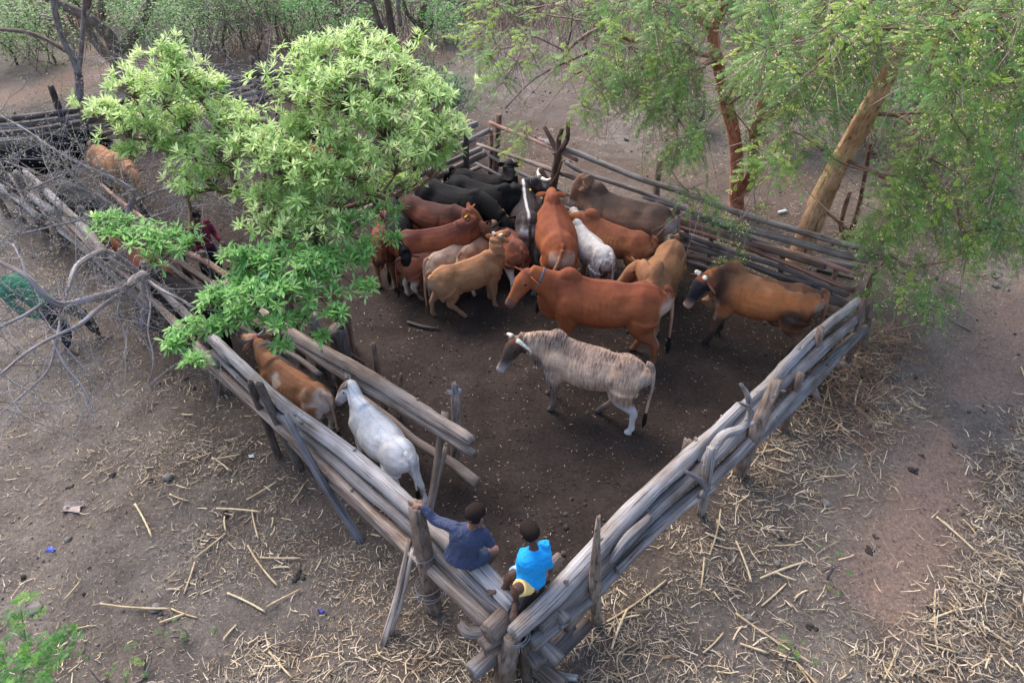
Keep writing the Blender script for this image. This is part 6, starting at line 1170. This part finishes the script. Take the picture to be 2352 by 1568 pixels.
shrub('leafy_shrub', 960, 170, .9, .5, 420, .07, (.05, .14, .04), 'small green shrub at the foot of the gnarled dark tree', 14, group=G)
shrub('leafy_shrub', 1120, 150, .6, .35, 160, .06, (.06, .15, .05), 'low sparse green shrub on bare earth right of the gnarled tree', 10, group=G)
for i, (u, v, h, r, n, l) in enumerate(((520, 130, 2.6, 1.3, 2600, 'mid green bush with grey stems above the left half of the pale tree'), (640, 90, 2.4, 1.4, 2300, 'loose green bush at the top, left of the gnarled tree'), (720, 120, 2.0, 1.1, 1500, 'green bush touching the top of the pale tree'),
      (430, 95, 2.5, 1.2, 2200, 'bright green bush right of the big forked trunk'), (40, 150, 2.4, 1.6, 1200, 'dull green thicket in the upper left corner'), (560, 30, 2.4, 1.6, 2400, 'far green thicket along the top edge left of centre'), (1060, 40, 1.6, 1.0, 500, 'sparse green bush at the top edge near the centre'),
      (2300, 250, 3.0, 1.5, 3500, 'dense green bush behind the crown at the right edge'), (2120, 120, 3.0, 1.7, 3800, 'large green bush behind the feathery crown at the upper right'), (1900, 200, 2.6, 1.4, 2800, 'green bush behind the red stemmed tree'), (2300, 60, 3.2, 1.8, 3600, 'green bush filling the upper right corner'), (1790, 330, 2.0, 1.1, 2600, 'shady green bush between the red stems and the thick pale trunk'), (1600, 300, 1.0, .6, 500, 'small green bush left of the reddish stems'), (2200, 420, 1.6, 1.0, 1500, 'low green undergrowth bush right of the sapling'), (1500, 40, 1.8, 1.2, 700, 'sparse bush far behind the arching branches'), (1700, 60, 2.2, 1.5, 1600, 'bush far behind the red stemmed tree'), (200, 60, 2.4, 1.5, 2400, 'bush behind the slender pale forked trunk'), (330, 75, 2.4, 1.3, 2400, 'dense bush behind the big forked grey trunk'), (790, 40, 2.2, 1.3, 2200, 'green bush directly left of the gnarled dark tree'), (1020, 95, 1.4, .8, 900, 'leafy bush directly right of the gnarled dark tree'), (1180, 35, 1.5, 1.1, 800, 'small green bush at the top edge above the arching branches'), (1360, 15, 1.8, 1.4, 1500, 'far green bush at the top edge behind the arching branches'), (1960, 330, 2.0, 1.2, 2400, 'shady green bush right behind the leaning pale trunk'), (2130, 330, 2.2, 1.4, 2600, 'shady green bush at the right behind the drooping crown'))):
    shrub('leafy_shrub', u, v, h, r, int(n * 1.4), .1, (.1, .21 + .04 * (i % 3), .06), l, 40, group=G, r0=.04)
for i, (u, v, h, r) in enumerate(((780, 60, 1.8, 1.0), (1240, 20, 1.4, 1.0), (1360, 50, 1.3, .9), (130, 150, 1.8, .9), (60, 100, 2.2, 1.2), (480, 170, 2.4, 1.0), (600, 150, 2.4, 1.1), (560, 110, 2.6, 1.2), (1500, 90, 1.0, .6), (2150, 470, 1.4, .8), (2080, 520, 1.1, .6), (2000, 350, 1.8, 1.0))):
    shrub('bare_shrub', u, v, h, r, 0, 0, 0, ['leafless grey shrub left of the gnarled tree', 'leafless shrub at the top edge right of centre', 'leafless shrub under the arching feathery branches', 'leafless shrub beside the slender pale trunk', 'leafless shrub in the upper left corner', 'leafless grey bush behind the small upper sprig of the pale tree', 'leafless grey bush right of the upper sprig of the pale tree', 'leafless bush above the far fence', 'small leafless shrub on the bare earth behind the back fence', 'leafless tangle right of the thick pale trunk', 'low leafless tangle by the back fence corner', 'leafless shrub behind the thick pale trunk'][i], 90, group='leafless shrubs', tint=(.8, .72, .7), r0=.03)
# dry undergrowth far off
n = 26000; x = rs.uniform(-32, 32, n); y = rs.uniform(21, 46, n); k = rs.rand(n) < sstep(20, 27, y) * (.35 + .65 * (fbm(np.stack([x * .3, y * .3, x * 0 + 2], -1), 2) > -.1)); x, y = x[k], y[k]; n = len(x)
a = np.stack([x, y, x * 0], -1); h = rs.uniform(.3, 1.4, n); b = a + np.stack([rs.normal(0, .3, n), rs.normal(0, .3, n), h], -1)
mb = MB(); sticks(mb, a, b, .011, np.array((.75, .6, .58))[None] * rs.uniform(.6, 1.3, (n, 1))); tag(mb.build('dry_undergrowth', BARK), 'grey brown dry undergrowth along the far edge of the clearing', 'undergrowth', kind='stuff')
mb = MB(); n = 9000; x = rs.uniform(-34, 34, n); y = 19 + 27 * rs.rand(n) ** .7; k = fbm(np.stack([x * .25, y * .25, x * 0 + 7], -1), 2) > .15 - .02 * (y - 19); x, y = x[k], y[k]; q = np.repeat(np.stack([x, y, rs.uniform(.05, 1.1, len(x))], -1), 5, 0); q += rs.normal(0, .18, q.shape) * (1, 1, .6); q[:, 2] = np.abs(q[:, 2])
inst(mb, SV, SF, basis(rs.normal(size=q.shape), (.2, .1, 1.)), q, rs.uniform(.06, .13, len(q)), np.array((.1, .2, .06))[None] * rs.uniform(.5, 1.4, (len(q), 1))); tag(mb.build('undergrowth_leaves', LEAF), 'patchy green undergrowth at the far edge of the clearing', 'undergrowth', kind='stuff')
# --- bright bush in the lower left corner, weeds
def fern_bush(name, pts, label, n, L0, fl, col, yel=.3, cat='bush'):
    T = tag(empty(name, tuple(pts[0] * (1, 1, 0))), label, cat); mb = MB(); lf, tw = MB(), MB(); P, D = [], []
    for p in pts[1:]:
        tube(mb, [pts[0] * (1, 1, 0), (pts[0] * (1, 1, 0) + p) / 2 + rs.normal(0, .06, 3), p], [.014, .01, .005], n=5, k=3, tint=(.9, .9, 1))
        for q in range(n): P.append(p + rs.normal(0, .08, 3)); D.append(rs.normal(0, 1, 3) * (1, 1, .5) + (0, 0, .5))
    P = np.array(P); sprays(lf, tw, P, np.array(D), L0, 7, fl, col, yel, None, 0, .2); mb.build('stems', BARK, T); lf.build('leaves', LEAF, T); tw.build('twigs', BARK, T)
fern_bush('feathery_bush', [W(40, 1600), W(48, 1400, .7), W(120, 1490, .7), W(160, 1470, .7), W(60, 1490, .9), W(10, 1540, .9), W(95, 1530, .8), W(0, 1480, .7), W(30, 1590, .9), W(-30, 1560, .9), W(80, 1585, .8)], 'bright green feathery bush in the lower left corner', 11, .12, .075, (.07, .23, .04), .25)
for (u, v, l, k) in ((240, 1560, 'thin green seedling right of the bright corner bush', 3), (330, 1560, 'sparse green weed at the bottom edge left of the stalks', 3), (425, 1465, 'wiry green weed growing between stalks near the bottom', 2), (1900, 1330, 'small green weed on the reddish soil', 2), (1810, 1500, 'dark green weed tuft beside the long diagonal stalk', 3), (2290, 640, 'small broad leaved green seedling on open ground at the right', 2)):
    p = W(u, v); fern_bush('weed', [p] + [p + (rnd.uniform(-.12, .12), rnd.uniform(-.12, .12), rnd.uniform(.08, .3)) for _ in range(k + 1)], l, 2, .06, .045, (.09, .22, .05), .2, 'weed')
# brushwood heap outside the right corner
T = tag(empty('brushwood', tuple(W(1930, 900))), 'heap of thin brown twigs and stalks outside the far end of the right fence', 'brushwood'); mb = MB(); n = 260; c0, c1 = W(1860, 1000), W(2010, 760); t = rs.rand(n, 1)
a = c0 * (1 - t) + c1 * t + rs.normal(0, .28, (n, 3)) * (1, 1, 0) + (.25, 0, 0); a[:, 2] = rs.rand(n) * .25 * np.exp(-rs.rand(n)); an = rs.uniform(0, 6.28, n); l = rs.uniform(.2, .8, n); b = a + np.stack([np.cos(an) * l, np.sin(an) * l, rs.uniform(-.05, .3, n)], -1); b[:, 2] = np.maximum(b[:, 2], .01)
m_ = (a + b) / 2 + rs.normal(0, .05, (n, 3)); tn = np.where(rs.rand(n, 1) < .4, (2.2, 1.8, 1.3), (1.2, .85, .65)); sticks(mb, a, m_, rs.uniform(.003, .008, n), tn, 4); sticks(mb, m_, b, rs.uniform(.003, .006, n), tn, 4); mb.build('twigs', BARK, T)
